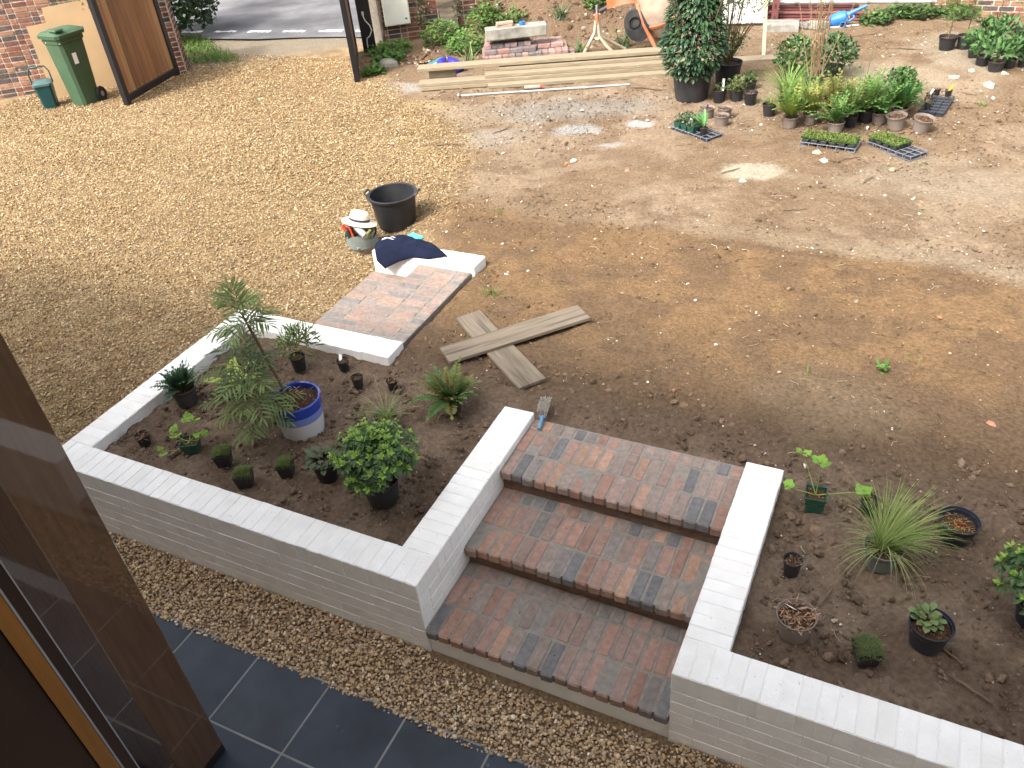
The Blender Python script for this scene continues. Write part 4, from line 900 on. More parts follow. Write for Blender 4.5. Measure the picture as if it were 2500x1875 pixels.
tag(scatter('chips', P, rng.uniform(.02, .055, n), gcols(n, np.array([(.16, .10, .06), (.25, .18, .12), (.10, .065, .04), (.42, .35, .27)])), 'clod', 'ico', .5, .6, False, .35, rb), kind='stuff')
m = MB(); m.lathe([(.42, -.02), (.3, .09), (.1, .16), (.001, .17)], 18, sy=.6, cap=False); m.build('mound', M['clod'], rb); rb.children[-1].data.color_attributes['Col'].data.foreach_set('color', [.13, .085, .055, 1] * len(rb.children[-1].data.vertices))
cs = thing('concrete_lump', 'flat grey lump of concrete near the gate edge', 'stone', (-6.02, 9.22, .30)); m = MB(); m.lathe([(.19, 0), (.17, .06), (.09, .10), (.001, .105)], 9, sy=.6, cap=False); m.build('body', 'concrete', cs, smooth=25)

# ------------------------------------------------------------------ paver stack, lintel, bag
ps = thing('paver_stack', 'stepped stack of pinkish block pavers beside the cement mixer', 'paver stack', (-4.42, 9.45, .29), math.atan2(.456, .89))
PK = [shared_box('brick', (.198, .098, .062), .006, 'paver', .0015) for _ in range(4)]
def pinkish():
    c = random.choices([(.27, .165, .145), (.25, .18, .16), (.16, .135, .13), (.32, .21, .175)], [4, 3, 3, 2])[0]; k = random.uniform(.88, 1.12); return tuple(v * k for v in c)
for lay in range(5):
    x0, x1 = [(0, 1.42), (.0, 1.40), (.02, 1.30), (.05, .82), (.1, .74)][lay]; y0 = [0, .02, .12, .22, .34][lay]
    if lay % 2 == 0:
        for j in range(5 - (lay > 2)):
            s_ = x0 + random.uniform(0, .04)
            while s_ + .2 <= x1 + .05:
                if not (lay == 2 and j == 0 and s_ > .75): link('brick', random.choice(PK), ps, (s_ + .1, y0 + .05 + .103 * j + random.gauss(0, .006), .031 + .064 * lay), (0, 0, random.gauss(0, .03)), pinkish())
                s_ += .203 + random.random() * .006
    else:
        for j in range(3 - (lay > 2)):
            s_ = x0
            while s_ + .1 <= x1 + .02: link('brick', random.choice(PK), ps, (s_ + .05, y0 + .1 + .203 * j + random.gauss(0, .006), .031 + .064 * lay), (0, 0, math.pi / 2 + random.gauss(0, .03)), pinkish()); s_ += .104
ln = thing('concrete_lintel', 'grey concrete lintel lying on top of the paver stack', 'lintel', (-4.09, 9.92, .29 + .336), math.atan2(.456, .89) + .05); m = MB(); m.box((.05, 0, .075), (.96, .2, .17), .012, jit=.004); m.build('beam', 'concrete', ln)
for i, lab in enumerate(('lower of two thin bricks on the concrete lintel', 'upper of two thin bricks on the concrete lintel')):
    tl = thing('thin_brick', lab, 'brick', (-4.2 + .01 * i, 9.86, .29 + .322 + .176 + .036 * i), .47 + .1 * i); m = MB(); m.box((0, 0, .0175), (.26, .1, .034), .004); o = m.build('body', 'paver', tl); o.color = (.42, .27, .2, 1)
bt = thing('blue_tape_roll', 'small blue roll beside the thin bricks on the lintel', 'tape', (-3.95, 9.98, .29 + .322 + .176)); m = MB(); m.lathe([(.02, 0), (.045, 0), (.045, .05), (.02, .05), (.02, 0)], 20, cap=False); m.build('roll', 'can_blue', bt, smooth=40)
bag = thing('blue_bag', 'crumpled shiny blue bag lying behind the long boards', 'bag', (-4.80, 9.02, .30), .5); m = MB()
prof = [(.21, 0), (.24, .05), (.2, .12), (.11, .18), (.02, .20)]; n = 22; V = []
for r_, z_ in prof:
    for k in range(n): a = 2 * math.pi * k / n; q = r_ * (1 + .22 * math.sin(3 * a + z_ * 20) * random.uniform(.4, 1)); V.append((q * math.cos(a), .7 * q * math.sin(a), z_ * (1 + .25 * math.sin(2 * a + 1))))
m.add(V, [(i * n + k, i * n + (k + 1) % n, (i + 1) * n + (k + 1) % n, (i + 1) * n + k) for i in range(4) for k in range(n)]); m.build('body', 'blue_bag', bag)
tc_ = thing('teal_carton', 'teal and white carton poking out of the blue bag', 'carton', (-4.98, 9.03, .36), .35); m = MB(); m.box((0, 0, .06), (.26, .12, .13), .004); m.build('box', 'teal', tc_, rot=(0, -.35, 0)); m = MB(); m.box((.0, -.004, .085), (.2, .125, .04), .002); m.build('white_side', 'label_white', tc_, rot=(0, -.35, 0))

# ------------------------------------------------------------------ scaffold boards, pole, tube
BD = np.array([.92, .392]) / np.hypot(.92, .392); BN = np.array([-BD[1], BD[0]]); BO = np.array([-4.73, 8.03])
def long_board(label, s0, s1, nn, z, wd=.22, th=.048, tl=0.0, dang=0.0, mt='board_pale'):
    c = BO + BD * (s0 + s1) / 2 + BN * nn; o = thing('scaffold_board', label, 'board', (c[0], c[1], z), math.atan2(BD[1], BD[0]) + dang, 'long timber boards')
    m = MB(); m.box((0, 0, 0), (s1 - s0, wd, th), .004); m.build('plank', mt, o, rot=(0, tl, 0)); return o
long_board('lowest long timber board, its rounded end starting part way along the pile', 1.0, 4.05, .10, .328)
long_board('long timber board at the bottom with its green stained end sticking out furthest', 0, 3.7, .22, .329)
long_board('long timber board resting second from the bottom of the pile', -.03, 3.75, .245, .379, dang=.004)
long_board('long timber board near the middle of the pile set back from the ends', .95, 4.1, .26, .429, dang=-.01)
long_board('long timber board below the topmost one with a grey metal end', 1.15, 4.0, .40, .479, dang=-.006)
long_board('topmost long pale timber board of the pile', -.05, 4.0, .43, .545, dang=.004)
long_board('pale timber board whose end pokes out behind the big black pots', 3.3, 5.25, .46, .325, dang=-.05)
bb = thing('bearer_block', 'short timber block propping up the ends of the topmost board', 'block', (*(BO + BD * .3 + BN * .46), .41), math.atan2(BD[1], BD[0])); m = MB(); m.box((0, 0, 0), (.4, .09, .21), .004); m.build('body', 'board_pale', bb)
po = thing('metal_pole', 'thin pale metal pole lying on the soil in front of the boards', 'pole', (-2.94, 8.46, .33)); m = MB(); m.tube([(-1.10, -.44, -.005), (1.10, .46, -.005)], .0115, 10); m.build('shaft', 'galv', po, smooth=60)
tb = thing('sealant_tube', 'short grey tube with an orange end beside the metal pole', 'tube', (-3.15, 8.53, .335), .42); m = MB(); m.tube([(-.12, 0, 0), (.10, 0, 0)], .028, 12); m.build('body', 'canvas_tan', tb, smooth=60); m = MB(); m.tube([(.10, 0, 0), (.14, 0, 0)], .028, 12); m.build('cap', 'tool_red', tb, smooth=60)

# ------------------------------------------------------------------ cement mixer
mx = thing('cement_mixer', 'orange cement mixer with a dusty drum on a bent tube stand', 'cement mixer', (-2.837, 10.30, .30), math.atan2(.356, .935))
for pts in ([(-.23, -.02, 0), (-.13, -.01, .17), (-.04, 0, .32), (-.015, 0, .5)], [(.27, -.08, 0), (.12, -.03, .15), (.03, 0, .28), (.01, 0, .5)], [(.43, .22, .0), (.22, .12, .14), (.07, .03, .26), (.02, .02, .5)]):
    m = MB(); m.tube(pts, .026, 10); m.build('leg', 'mixer_leg', mx, smooth=60)
m = MB(); m.tube([(0, 0, .46), (0, 0, .60)], .032, 12); m.build('stand_collar', 'mixer_orange', mx, smooth=50)
m = MB(); m.tube([(0, 0, .60), (0, 0, .72)], .018, 10); m.build('pin', 'steel', mx, smooth=50)
m = MB(); m.tube([(.04, 0, .63), (.20, 0, .70)], .03, 10); m.build('yoke_tube', 'mixer_black', mx, smooth=50)
m = MB(); V = []
for a, z0, z1, w_ in ((.15, .66, .78, .05), (.40, .72, .87, .07), (.56, .74, .90, .08), (.64, .62, .88, .08)): V += [(a, -w_, z0), (a, w_, z0), (a, w_, z1), (a, -w_, z1)]
m.add(V, [(0, 1, 2, 3), (15, 14, 13, 12)] + [(4 * i + k, 4 * i + 4 + k, 4 * i + 4 + (k + 1) % 4, 4 * i + (k + 1) % 4) for i in range(3) for k in range(4)]); m.build('yoke_arm', 'mixer_orange', mx)
m = MB(); m.tube([(.60, -.16, .72), (.68, -.17, .46), (.80, -.17, .24), (.91, -.16, .03)], .032, 10); m.build('frame_tube', 'mixer_orange', mx, smooth=60)
m = MB(); m.tube([(.60, .30, .72), (.72, .32, .4), (.95, .3, .05)], .03, 10); m.build('frame_tube', 'mixer_orange', mx, smooth=60)
m = MB(); m.tube([(.91, -.2, .04), (.95, .34, .05)], .02, 8); m.build('axle', 'mixer_leg', mx, smooth=60)
m = MB(); m.lathe([(.02, -.07), (.16, -.07), (.19, -.04), (.19, .07), (.02, .08)], 24, rot=Matrix.Rotation(math.pi / 2, 3, 'X'), sy=1.25); mo = m.build('motor_housing', 'mixer_black', mx, (.60, -.12, .43), (0, -.35, 0), smooth=40)
m = MB(); m.lathe([(.02, 0), (.085, 0), (.095, .02), (.075, .03), (.07, .012), (.0, .012)], 24, rot=Matrix.Rotation(math.pi / 2, 3, 'X')); m.build('motor_vent', 'rubber', mo, (-.02, -.065, .07), smooth=40)
m = MB(); m.box((0, 0, 0), (.14, .006, .06), .002); m.build('yellow_plate', 'mixer_plate', mo, (.03, -.068, -.11), (0, .3, 0))
for k, a in enumerate((-.04, 0, .035)): m = MB(); m.box((0, 0, 0), (.012, .008, .035)); m.build('plate_mark', 'mixer_black', mo, (.03 + a, -.069, -.11 - a * .3), (0, .3, 0))
dr = MB(); rot = Matrix.Rotation(math.radians(-24), 3, 'Y') @ Matrix.Rotation(math.radians(20), 3, 'X'); dr.lathe([(.02, -.36), (.18, -.34), (.30, -.22), (.335, -.02), (.335, .08), (.30, .26), (.215, .42), (.205, .42), (.29, .25), (.32, .05), (.28, -.18), (.02, -.3)], 36, rot=rot); dr.build('drum', 'mixer_drum', mx, (.96, .06, .56), smooth=35)
dr = MB(); dr.lathe([(.338, -.03), (.352, -.02), (.352, .02), (.338, .03)], 36, rot=rot, cap=False); dr.build('drum_ring', 'mixer_orange', mx, (.96, .06, .56), smooth=35)
for yy in (-.24, .36):
    m = MB(); m.lathe([(.05, -.03), (.115, -.035), (.13, -.015), (.13, .015), (.115, .035), (.05, .03)], 24, rot=Matrix.Rotation(math.pi / 2, 3, 'X')); w_ = m.build('wheel', 'rubber', mx, (1.02, yy, .13), smooth=40)
    m = MB(); m.lathe([(.012, -.03), (.07, -.02), (.07, .02), (.012, .03)], 16, rot=Matrix.Rotation(math.pi / 2, 3, 'X')); m.build('hub', 'steel', w_, smooth=40)

# ------------------------------------------------------------------ far right of the yard: rack, panel, stake, slab, can
rk = thing('pipe_rack', 'stacked dark red pipes held by a steel post under a grey rail', 'pipe rack', (-.176, 12.575, .30), math.atan2(.141, .99))
for i, z in enumerate((.035, .085, .135, .19, .24)):
    m = MB(); m.tube([(-.9, .02 * (i % 2), z), (1.05 - .05 * i, .02 * (i % 2), z - .02)], .026, 10); m.build('pipe', 'red_pipe', rk, smooth=60)
m = MB(); m.tube([(-.9, -.05, .315), (1.95, -.05, .285)], .028, 10); rl = m.build('rail', 'galv', rk, smooth=60)
for a in (-.1, .42, .98, 1.38, 1.9): m = MB(); m.tube([(a - .03, -.05, .305 - a * .01), (a + .03, -.05, .304 - a * .01)], .036, 10); m.build('clamp', 'concrete_dark', rl, smooth=60)
rp = thing('steel_post', 'dark red steel post with slots beside the white panel', 'post', (-.56, 12.36, .30), .17); m = MB(); m.box((0, 0, .5), (.11, .07, 1.0), .004); m.build('shaft', 'red_pipe', rp); m = MB(); m.box((0, 0, .008), (.17, .14, .016), .002); m.build('base_plate', 'steel', rp)
for z in (.1, .28, .46): m = MB(); m.box((0, -.036, z), (.025, .004, .07)); m.build('slot', 'mixer_black', rp)
sb = thing('concrete_slab', 'low concrete slab under the dark red steel post', 'slab', (-.36, 11.98, .29), .16); m = MB(); m.box((0, .08, .06), (.5, .34, .12), .01, jit=.004); m.build('body', 'concrete', sb)
for lab, x_, y_, s_ in (('grey rubble stone lying against the red pipes', -.05, 12.15, .14), ('flat grey stone slab propped before the red pipes', .16, 12.1, .2), ('grey stone wedged behind the bamboo canes', .02, 12.3, .12)):
    o = thing('rubble_stone', lab, 'stone', (x_, y_, .29), random.uniform(0, 3), 'rubble stones by the red pipes'); m = MB(); m.box((0, 0, s_ * .35), (s_ * 1.5, s_, s_ * .7), s_ * .12, jit=s_ * .08); m.build('body', 'concrete_dark' if 'grey rubble' in lab else 'concrete', o, rot=(.2, .15, 0))
pn = thing('slatted_board', 'white slatted board standing behind the twiggy shrub', 'panel', (-1.02, 12.14, .33), math.atan2(.202, .979)); m = MB(); m.box((0, 0, .30), (.64, .03, .55), .004); m.build('board', 'white_plastic', pn)
m = MB(); m.box((-.22, -.018, .42), (.12, .008, .16)); m.build('dark_opening', 'mixer_black', pn)
for a in (.05, .12, .19, .26): m = MB(); m.box((a, -.018, .40), (.018, .01, .2), .002); m.build('slot', 'concrete_dark', pn)
sk = thing('wooden_stake', 'pale painted wooden stake standing upright in the soil', 'stake', (-.36, 10.62, .22), .17); m = MB(); m.box((0, 0, .6), (.05, .045, 1.2), .004, jit=.002); m.build('shaft', 'stake_paint', sk, rot=(0, -.05, 0))
wc = thing('watering_can', 'blue plastic watering can tipped over in front of the red pipes', 'watering can', (.474, 12.32, .30), math.atan2(.1, .995))
m = MB(); m.lathe([(.02, -.13), (.085, -.125), (.105, -.09), (.11, .05), (.095, .12), (.05, .15), (.02, .155)], 28, rot=Matrix.Rotation(math.radians(70), 3, 'Y'), sx=.95); m.build('body', 'can_blue', wc, (-.05, 0, .11), smooth=40)
m = MB(); m.tube([(.04, 0, .15), (.13, 0, .20), (.22, 0, .25), (.34, 0, .31)], [.06, .04, .028, .022], 14); m.build('spout', 'can_blue', wc, smooth=50)
m = MB(); m.tube([(.05, -.05, .09), (.13, -.05, .10), (.18, -.03, .145), (.15, 0, .20)], .016, 8); m.build('handle', 'can_blue', wc, smooth=60)
m = MB(); m.lathe([(.045, 0), (.05, .05), (.038, .05), (.036, .012), (.001, .012)], 20, rot=Matrix.Rotation(math.radians(100), 3, 'X')); m.build('filler_neck', 'can_blue', wc, (.03, -.075, .06), smooth=40)
m = MB(); m.lathe([(.036, .0), (.001, .001)], 20, rot=Matrix.Rotation(math.radians(100), 3, 'X')); m.build('filler_opening', 'mixer_black', wc, (.03, -.108, .055))
wp_ = thing('white_pipe', 'thin white plastic pipe lying below the blue watering can', 'pipe', (.53, 12.28, .315)); m = MB(); m.tube([(-.2, -.11, 0), (.2, .12, 0)], .013, 8); m.build('shaft', 'white_plastic', wp_, smooth=60)
for lab, x_, y_, r_, n_ in (('pale green weeds beside the watering can spout', .95, 12.55, .25, 220), ('dark ivy groundcover left of the far corner wall', 1.55, 13.1, .35, 380), ('ivy trailing along the foot of the far corner wall', 2.1, 13.05, .3, 300), ('weeds spreading in front of the rack end', 1.2, 12.95, .3, 240)):
    weed_clump('weed_clump', lab, x_, y_, r_, .2, n_, (.05, .10, .03), (.13, .22, .06), .075, .06, group='weeds by the pipe rack')

# ------------------------------------------------------------------ pots set out on the soil in the distance
o = pot_thing('potted_shrub', 'tall bushy evergreen in the biggest black pot beside the boards', -.88, 8.58, .262, .36, 'black', taper=.78, fill=.9, rz=0)
m = MB()
for k in range(3300):
    z_ = random.random() ** .8 * 1.35; rr = (.40 - .22 * abs(z_ - .35) if z_ > .35 else .28 + .35 * z_) * (.45 + .55 * random.random() ** .5); a = random.uniform(0, 6.28); d = np.array([math.cos(a), math.sin(a), random.uniform(-.5, .5)])
    m.leaf((rr * math.cos(a), rr * math.sin(a), .33 + z_), d, random.uniform(.07, .12), .044, .35, .2, 3, jc(mixt((.022, .062, .030), (.075, .14, .05), random.random() ** 2), .25))
m.build('foliage', 'leaf', o); m = MB()
for _ in range(9): d = rdir(60, 86); m.tube([(0, 0, .3), d * .5 + np.array([0, 0, .3]), d * 1.2 + np.array([0, 0, .35])], [.014, .01, .004], 6)
m.build('branches', 'stem', o)
o = pot_thing('potted_shrub', 'twiggy sparse shrub in a black pot behind the biggest pot', -.58, 9.28, .185, .29, 'black', taper=.8, rz=0); m = MB(); lf = MB()
for _ in range(34):
    d = rdir(48, 85); e = d + np.array([random.uniform(-.3, .3), random.uniform(-.3, .3), .3]); p1 = d * .35 + np.array([0, 0, .26]); p2 = p1 + e * .4; p3 = p2 + e * .35 + np.array([random.uniform(-.1, .1), 0, 0]); m.tube([(0, 0, .25), p1, p2, p3], [.009, .006, .004, .002], 5, False)
    for q in (p1, p2, p3):
        for _k in range(9): lf.leaf(q + np.array([random.gauss(0, .07), random.gauss(0, .07), random.gauss(0, .07)]), rdir(-30, 60), random.uniform(.035, .075), .032, .2, .2, 3, jc((.10, .16, .05), .3))
m.build('branches', 'stem', o); lf.build('leaves', 'leaf_dull', o)
def small_leafy(o, z, r, n=70, col=(.09, .14, .05), leaf=.045): leaf_ball(o, (0, 0, z + r * .3), r, n, leaf, leaf * .55, col, mixt(col, (.2, .26, .1), .6), (1, 1, .8), .2, mt='leaf_dull')
G1 = 'small pots beside the biggest black pot'
o = pot_thing('plant_pot', 'small black pot with a white label at the foot of the biggest pot', -.50, 8.52, .09, .16, 'black', G1); small_leafy(o, .16, .07, 20); plant_label(o, .0, .04, .14, .16, .03, tilt=(.1, .05, -o.rotation_euler.z))
o = pot_thing('potted_plant', 'bushy olive green plant in a small black pot, between two smaller ones', -.30, 8.62, .096, .15, 'black', G1); small_leafy(o, .16, .13, 240, (.11, .14, .05))
o = pot_thing('potted_plant', 'low leafy plant in a small black pot behind the near-empty one', -.23, 9.05, .092, .13, 'black', G1); small_leafy(o, .13, .10, 110)
o = pot_thing('plant_pot', 'small black pot of twigs in front of the low leafy plant', -.10, 8.51, .088, .155, 'black', G1); debris(o, .085, .14, 24, (.2, .13, .09), .05, .8)
G2 = 'taupe pots clustered by the green seed tray'
for lab, x_, y_, r_, h_ in (('taupe pot with a purple crocus, hindmost by the green tray', -.50, 7.92, .093, .13), ('taupe pot of brown compost, rear right of the cluster by the green tray', -.29, 7.96, .09, .13), ('taupe pot of brown compost standing in front of its cluster', -.27, 7.70, .091, .13)):
    o = pot_thing('plant_pot', lab, x_, y_, r_, h_, 'taupe', G2); debris(o, r_ * .95, h_ * .9, 34, (.30, .17, .10), .03)
    if 'crocus' in lab:
        m = MB(); [m.leaf((0, 0, h_ * .9), rdir(70, 88), .06, .02, .1, .3, 3, (.12, .04, .30)) for _ in range(5)]; m.build('flower', 'leaf_dull', o)
def cell_tray(name, label, x, y, rz, L, Wd, nx, ny, fill=(), mt='tray_grey', h=.05):
    o = thing(name, label, 'seed tray', (x, y, gz(x, y)), rz); m = MB(); b_ = .008
    for j in range(ny + 1): m.box((0, -Wd / 2 + Wd * j / ny, h), (L, b_, b_), .002)
    for i in range(nx + 1): m.box((-L / 2 + L * i / nx, 0, h), (b_, Wd, b_), .002)
    for i in range(nx + 1):
        for j in (0, ny): m.box((-L / 2 + L * i / nx, -Wd / 2 + Wd * j / ny, h / 2), (b_, b_, h), .002)
    m.box((0, 0, .004), (L, Wd, .004)); m.build('grid', M[mt], o)
    for i in range(nx):
        for j in range(ny):
            cx, cy = -L / 2 + L * (i + .5) / nx, -Wd / 2 + Wd * (j + .5) / ny; m = MB(); w_ = min(L / nx, Wd / ny) * .86
            m.box((0, 0, 0), (w_, w_, h), .004, taper=.8); m.build('cell', 'tray_dark', o, (cx, cy, h / 2 + .006 + (.03 if (i, j) in fill else -.02)))
    return o
def moss_slab(o, x0, x1, y0, y1, z, n):
    m = MB(); K = 14; V = [(x0 + (x1 - x0) * i / K, y0 + (y1 - y0) * j / 6, z + .012 + random.uniform(-.006, .006)) for j in range(7) for i in range(K + 1)]
    m.add(V, [(j * (K + 1) + i, j * (K + 1) + i + 1, (j + 1) * (K + 1) + i + 1, (j + 1) * (K + 1) + i) for j in range(6) for i in range(K)], (.05, .06, .02))
    for _ in range(n):
        x_, y_ = random.uniform(x0, x1), random.uniform(y0, y1); ed = min(x_ - x0, x1 - x_, y_ - y0, y1 - y_); m.leaf((x_, y_, z + .005), rdir(10 if ed < .03 else 40, 85), random.uniform(.02, .045), .008, .4, .1, 2, jc(mixt((.10, .19, .03), (.22, .20, .08), random.random() ** 1.5 * min(1, ed * 14)), .3))
    m.build('moss', 'leaf_dull', o)
full = {(i, j) for i in range(6) for j in range(3)}
o = cell_tray('moss_tray', 'full grey tray of green mossy plugs in front of the fern pots', 1.05, 7.32, math.atan2(-.081, .571), .60, .26, 6, 3, full); moss_slab(o, -.30, .29, -.13, .13, .088, 1500)
o = cell_tray('moss_tray', 'grey tray of mossy plugs with its near end left empty', 1.735, 7.34, math.atan2(-.39, .463) + .06, .60, .26, 6, 3, {(i, j) for i in range(4) for j in range(3)}); moss_slab(o, -.30, .10, -.13, .13, .088, 1000)
o = cell_tray('seed_tray', 'dark module tray with a few small dried seedlings standing in it', 2.05, 8.82, math.radians(82), .62, .27, 6, 3, (), 'tray_dark')
for i, (px_, py_, lab) in enumerate(((2.15, 9.08, 'small black seedling pot with a yellow label in the dark tray'), (2.02, 9.10, 'small black seedling pot with a dead stem in the dark tray corner'), (1.95, 8.92, 'small black seedling pot of brown leaves with a white label on the dark tray edge'), (1.95, 8.62, 'nearest small black seedling pot on the dark tray edge'), (1.94, 8.77, 'middle small black seedling pot on the dark tray edge'))):
    o = pot_thing('seedling_pot', lab, px_, py_, .042, .075, 'black', 'seedling pots in the dark tray', z=gz(px_, py_) + .055); debris(o, .045, .07, 26, (.26, .17, .10), .045, .9)
    if 'label' in lab: plant_label(o, 0, .01, .06, .09, .024, 'label_yellow' if 'yellow' in lab else 'label_white', (.3, .35, -o.rotation_euler.z))
o = cell_tray('seed_tray', 'grey wire tray holding dark green seedling pots near the taupe pots', -.48, 7.36, math.atan2(-.31, .52), .62, .27, 6, 3)
gt = o; ca_, sa_ = math.cos(o.rotation_euler.z), math.sin(o.rotation_euler.z)
for i in range(3):
    for j in range(2):
        lx, ly = -.23 + .115 * i, -.06 + .12 * j; x_ = gt.location.x + lx * ca_ - ly * sa_; y_ = gt.location.y + lx * sa_ + ly * ca_
        q = pot_thing('seedling_pot', 'dark green viola pot in the grey wire tray, %s row, %s of three' % (('front', 'back')[j], ('leftmost', 'middle', 'rightmost')[i]), x_, y_, .05, .09, 'green', 'viola pots in the grey tray', z=gt.location.z + .02, square=True, rz=gt.rotation_euler.z); small_leafy(q, .10, .065, 60, (.05, .10, .045), .035)
        m = MB(); [m.leaf(np.array([random.gauss(0, .03), random.gauss(0, .03), .14 + random.gauss(0, .015)]), rdir(10, 80), .024, .022, .1, .1, 3, random.choice([(.6, .58, .66), (.35, .28, .45), (.65, .62, .6)])) for _ in range(5)]; m.build('flowers', 'leaf_dull', q)
q = pot_thing('potted_tulip', 'young tulip with broad upright leaves in a small pot on the grey wire tray', -.36, 7.22, .047, .085, 'black', z=gt.location.z + .05); m = MB()
for i in range(7): m.leaf((0, 0, .075), rdir(40, 78), random.uniform(.17, .24), .045, .2, .35, 5, jc((.10, .24, .07), .15), wide=.5)
m.build('leaves', 'leaf', q)
# group of ferns and grasses
G3 = 'ferns and grasses set out on the soil'
FY = (.20, .25, .045)
o = pot_thing('plant_pot', 'black pot of wispy thin foliage at the end of the fern group', .21, 8.14, .086, .15, 'black', G3); grass(o, .14, .08, 70, .2, .006, (.12, .19, .06), (.25, .28, .1), (40, 85), .6)
o = pot_thing('potted_fern', 'yellow-green fern in a taupe pot, nearest of the fern group end', .52, 7.82, .09, .125, 'taupe', G3); fern(o, .12, .09, 25, 0.35, (.10, .19, .04), FY, 10, (42, 86), .9, .075, .035)
o = pot_thing('potted_fern', 'golden fern in a taupe pot beside the yellow-green one', .72, 7.97, .085, .13, 'taupe', G3); fern(o, .12, .085, 25, 0.35, (.15, .19, .045), (.27, .25, .06), 10, (42, 86), .9, .075, .035)
o = pot_thing('potted_fern', 'shiny hart\'s-tongue like fern in the foremost taupe pot of the group', 1.04, 7.75, .096, .13, 'taupe', G3); fern(o, .12, .09, 25, 0.31, (.06, .15, .035), (.13, .22, .06), 9, (38, 84), .9, .06, .04)
o = pot_thing('potted_fern', 'feathery fern in a black pot with a white label behind the foremost pot', 1.17, 7.98, .08, .13, 'black', G3); fern(o, .12, .08, 27, 0.40, (.07, .15, .04), (.18, .22, .06), 10, (42, 86), .7, .07, .035); plant_label(o, .05, -.03, .11, .11, .025, tilt=(.25, .15, -o.rotation_euler.z))
o = pot_thing('potted_fern', 'rusty green fern in a black pot deep in the fern group', .95, 8.22, .095, .13, 'black', G3); fern(o, .12, .09, 30, 0.40, (.15, .18, .05), (.28, .22, .07), 10, (42, 86), .8, .075, .035)
o = pot_thing('potted_fern', 'fresh green fern in a wide black pot, centre of the group', 1.31, 8.17, .10, .145, 'black', G3); fern(o, .14, .09, 30, 0.38, (.08, .19, .045), (.16, .26, .06), 10, (42, 86), .8, .075, .035)
o = pot_thing('potted_fern', 'bright green fern in a taupe pot with a leaning white label', 1.47, 8.17, .10, .13, 'taupe', G3); fern(o, .12, .09, 27, 0.33, (.07, .18, .045), (.14, .25, .06), 10, (42, 86), .9, .075, .038); plant_label(o, .07, -.06, .1, .13, .028, tilt=(.5, .6, -o.rotation_euler.z))
o = pot_thing('potted_fern', 'dark feathery fern in a taupe pot behind the bare taupe pots', 1.67, 8.36, .095, .13, 'taupe', G3); fern(o, .12, .09, 30, 0.35, (.045, .13, .035), (.10, .2, .05), 11, (40, 84), .9, .075, .035)
o = pot_thing('potted_plant', 'pink-flowered leafy plant in a black pot behind the ferns', 1.62, 8.78, .10, .15, 'black', G3); small_leafy(o, .2, .22, 360, (.05, .12, .035), .07); m = MB(); [m.leaf(np.array([-.1 + random.gauss(0, .05), -.08 + random.gauss(0, .05), .34 + random.gauss(0, .03)]), rdir(10, 80), .03, .02, .1, .1, 3, (.55, .38, .34)) for _ in range(24)]; m.build('flowers', 'leaf_dull', o)
o = pot_thing('potted_grass', 'tall dark wispy grass leaning over the ferns', 1.22, 8.60, .095, .14, 'black', G3); o.rotation_euler = (0, 0, 0); grass(o, .13, .09, 90, .60, .008, (.05, .11, .04), (.12, .18, .06), (45, 80), .5, (.35, .2))
o = pot_thing('potted_grass', 'bright green fountain grass in a black pot beside the canes', .36, 8.42, .10, .14, 'black', G3); grass(o, .13, .1, 230, .55, .008, (.12, .24, .05), (.26, .33, .1), (55, 88), .8)
o = pot_thing('potted_grass', 'second bright grass, spreading between canes and golden fern', .62, 8.45, .10, .14, 'black', G3); grass(o, .13, .1, 180, .45, .008, (.14, .26, .06), (.28, .33, .12), (45, 85), .9)
for lab, x_, y_, t_ in (('bare taupe pot tipped slightly left, beside the dark fern', 1.67, 8.02, (0.06, -.10)), ('bare taupe pot tipped to the right at the end of the row', 1.93, 8.00, (.10, .14))):
    o = pot_thing('plant_pot', lab, x_, y_, .112, .16, 'taupe', 'bare taupe pots', tilt=t_); debris(o, .1, .14, 60, (.24, .14, .09), .04, .6)
# canes and shrubs
o = pot_thing('potted_bamboo', 'tall straw-coloured bamboo canes in a black pot among shrubs', .58, 9.12, .15, .24, 'black', rz=0); m = MB(); lf = MB()
for _ in range(17):
    a = random.uniform(0, 6.28); r_ = .11 * random.random(); t_ = np.array([random.gauss(-.03, .12), random.gauss(0, .1), 1]); p0 = np.array([r_ * math.cos(a), r_ * math.sin(a), .2]); H = random.uniform(.9, 1.6); m.tube([p0, p0 + t_ * H * .5, p0 + t_ * H], [.006, .005, .003], 5, False, (.4, .3, .18))
    for _k in range(14): q = p0 + t_ * H * random.uniform(.25, 1); lf.leaf(q, rdir(-50, 40), random.uniform(.05, .11), .012, .3, .1, 2, jc(random.choice([(.42, .32, .18), (.36, .24, .13), (.2, .24, .08)]), .25))
m.build('canes', mat('cane', (.24, .16, .09), .7, .3, 20), o); lf.build('leaves', 'leaf_dull', o)
o = pot_thing('potted_shrub', 'rounded dark leafy shrub in front of the stake, canes rising beside it', .25, 9.62, .13, .16, 'black'); leaf_ball(o, (0, 0, .30), .28, 700, .065, .035, (.05, .11, .03), (.14, .22, .06), (1, 1, .8), .5)
o = pot_thing('potted_shrub', 'rounded glossy shrub to the right of the bamboo canes', .72, 9.75, .13, .16, 'black'); leaf_ball(o, (0, 0, .30), .27, 650, .065, .035, (.04, .10, .035), (.13, .21, .07), (1, 1, .9), .5)
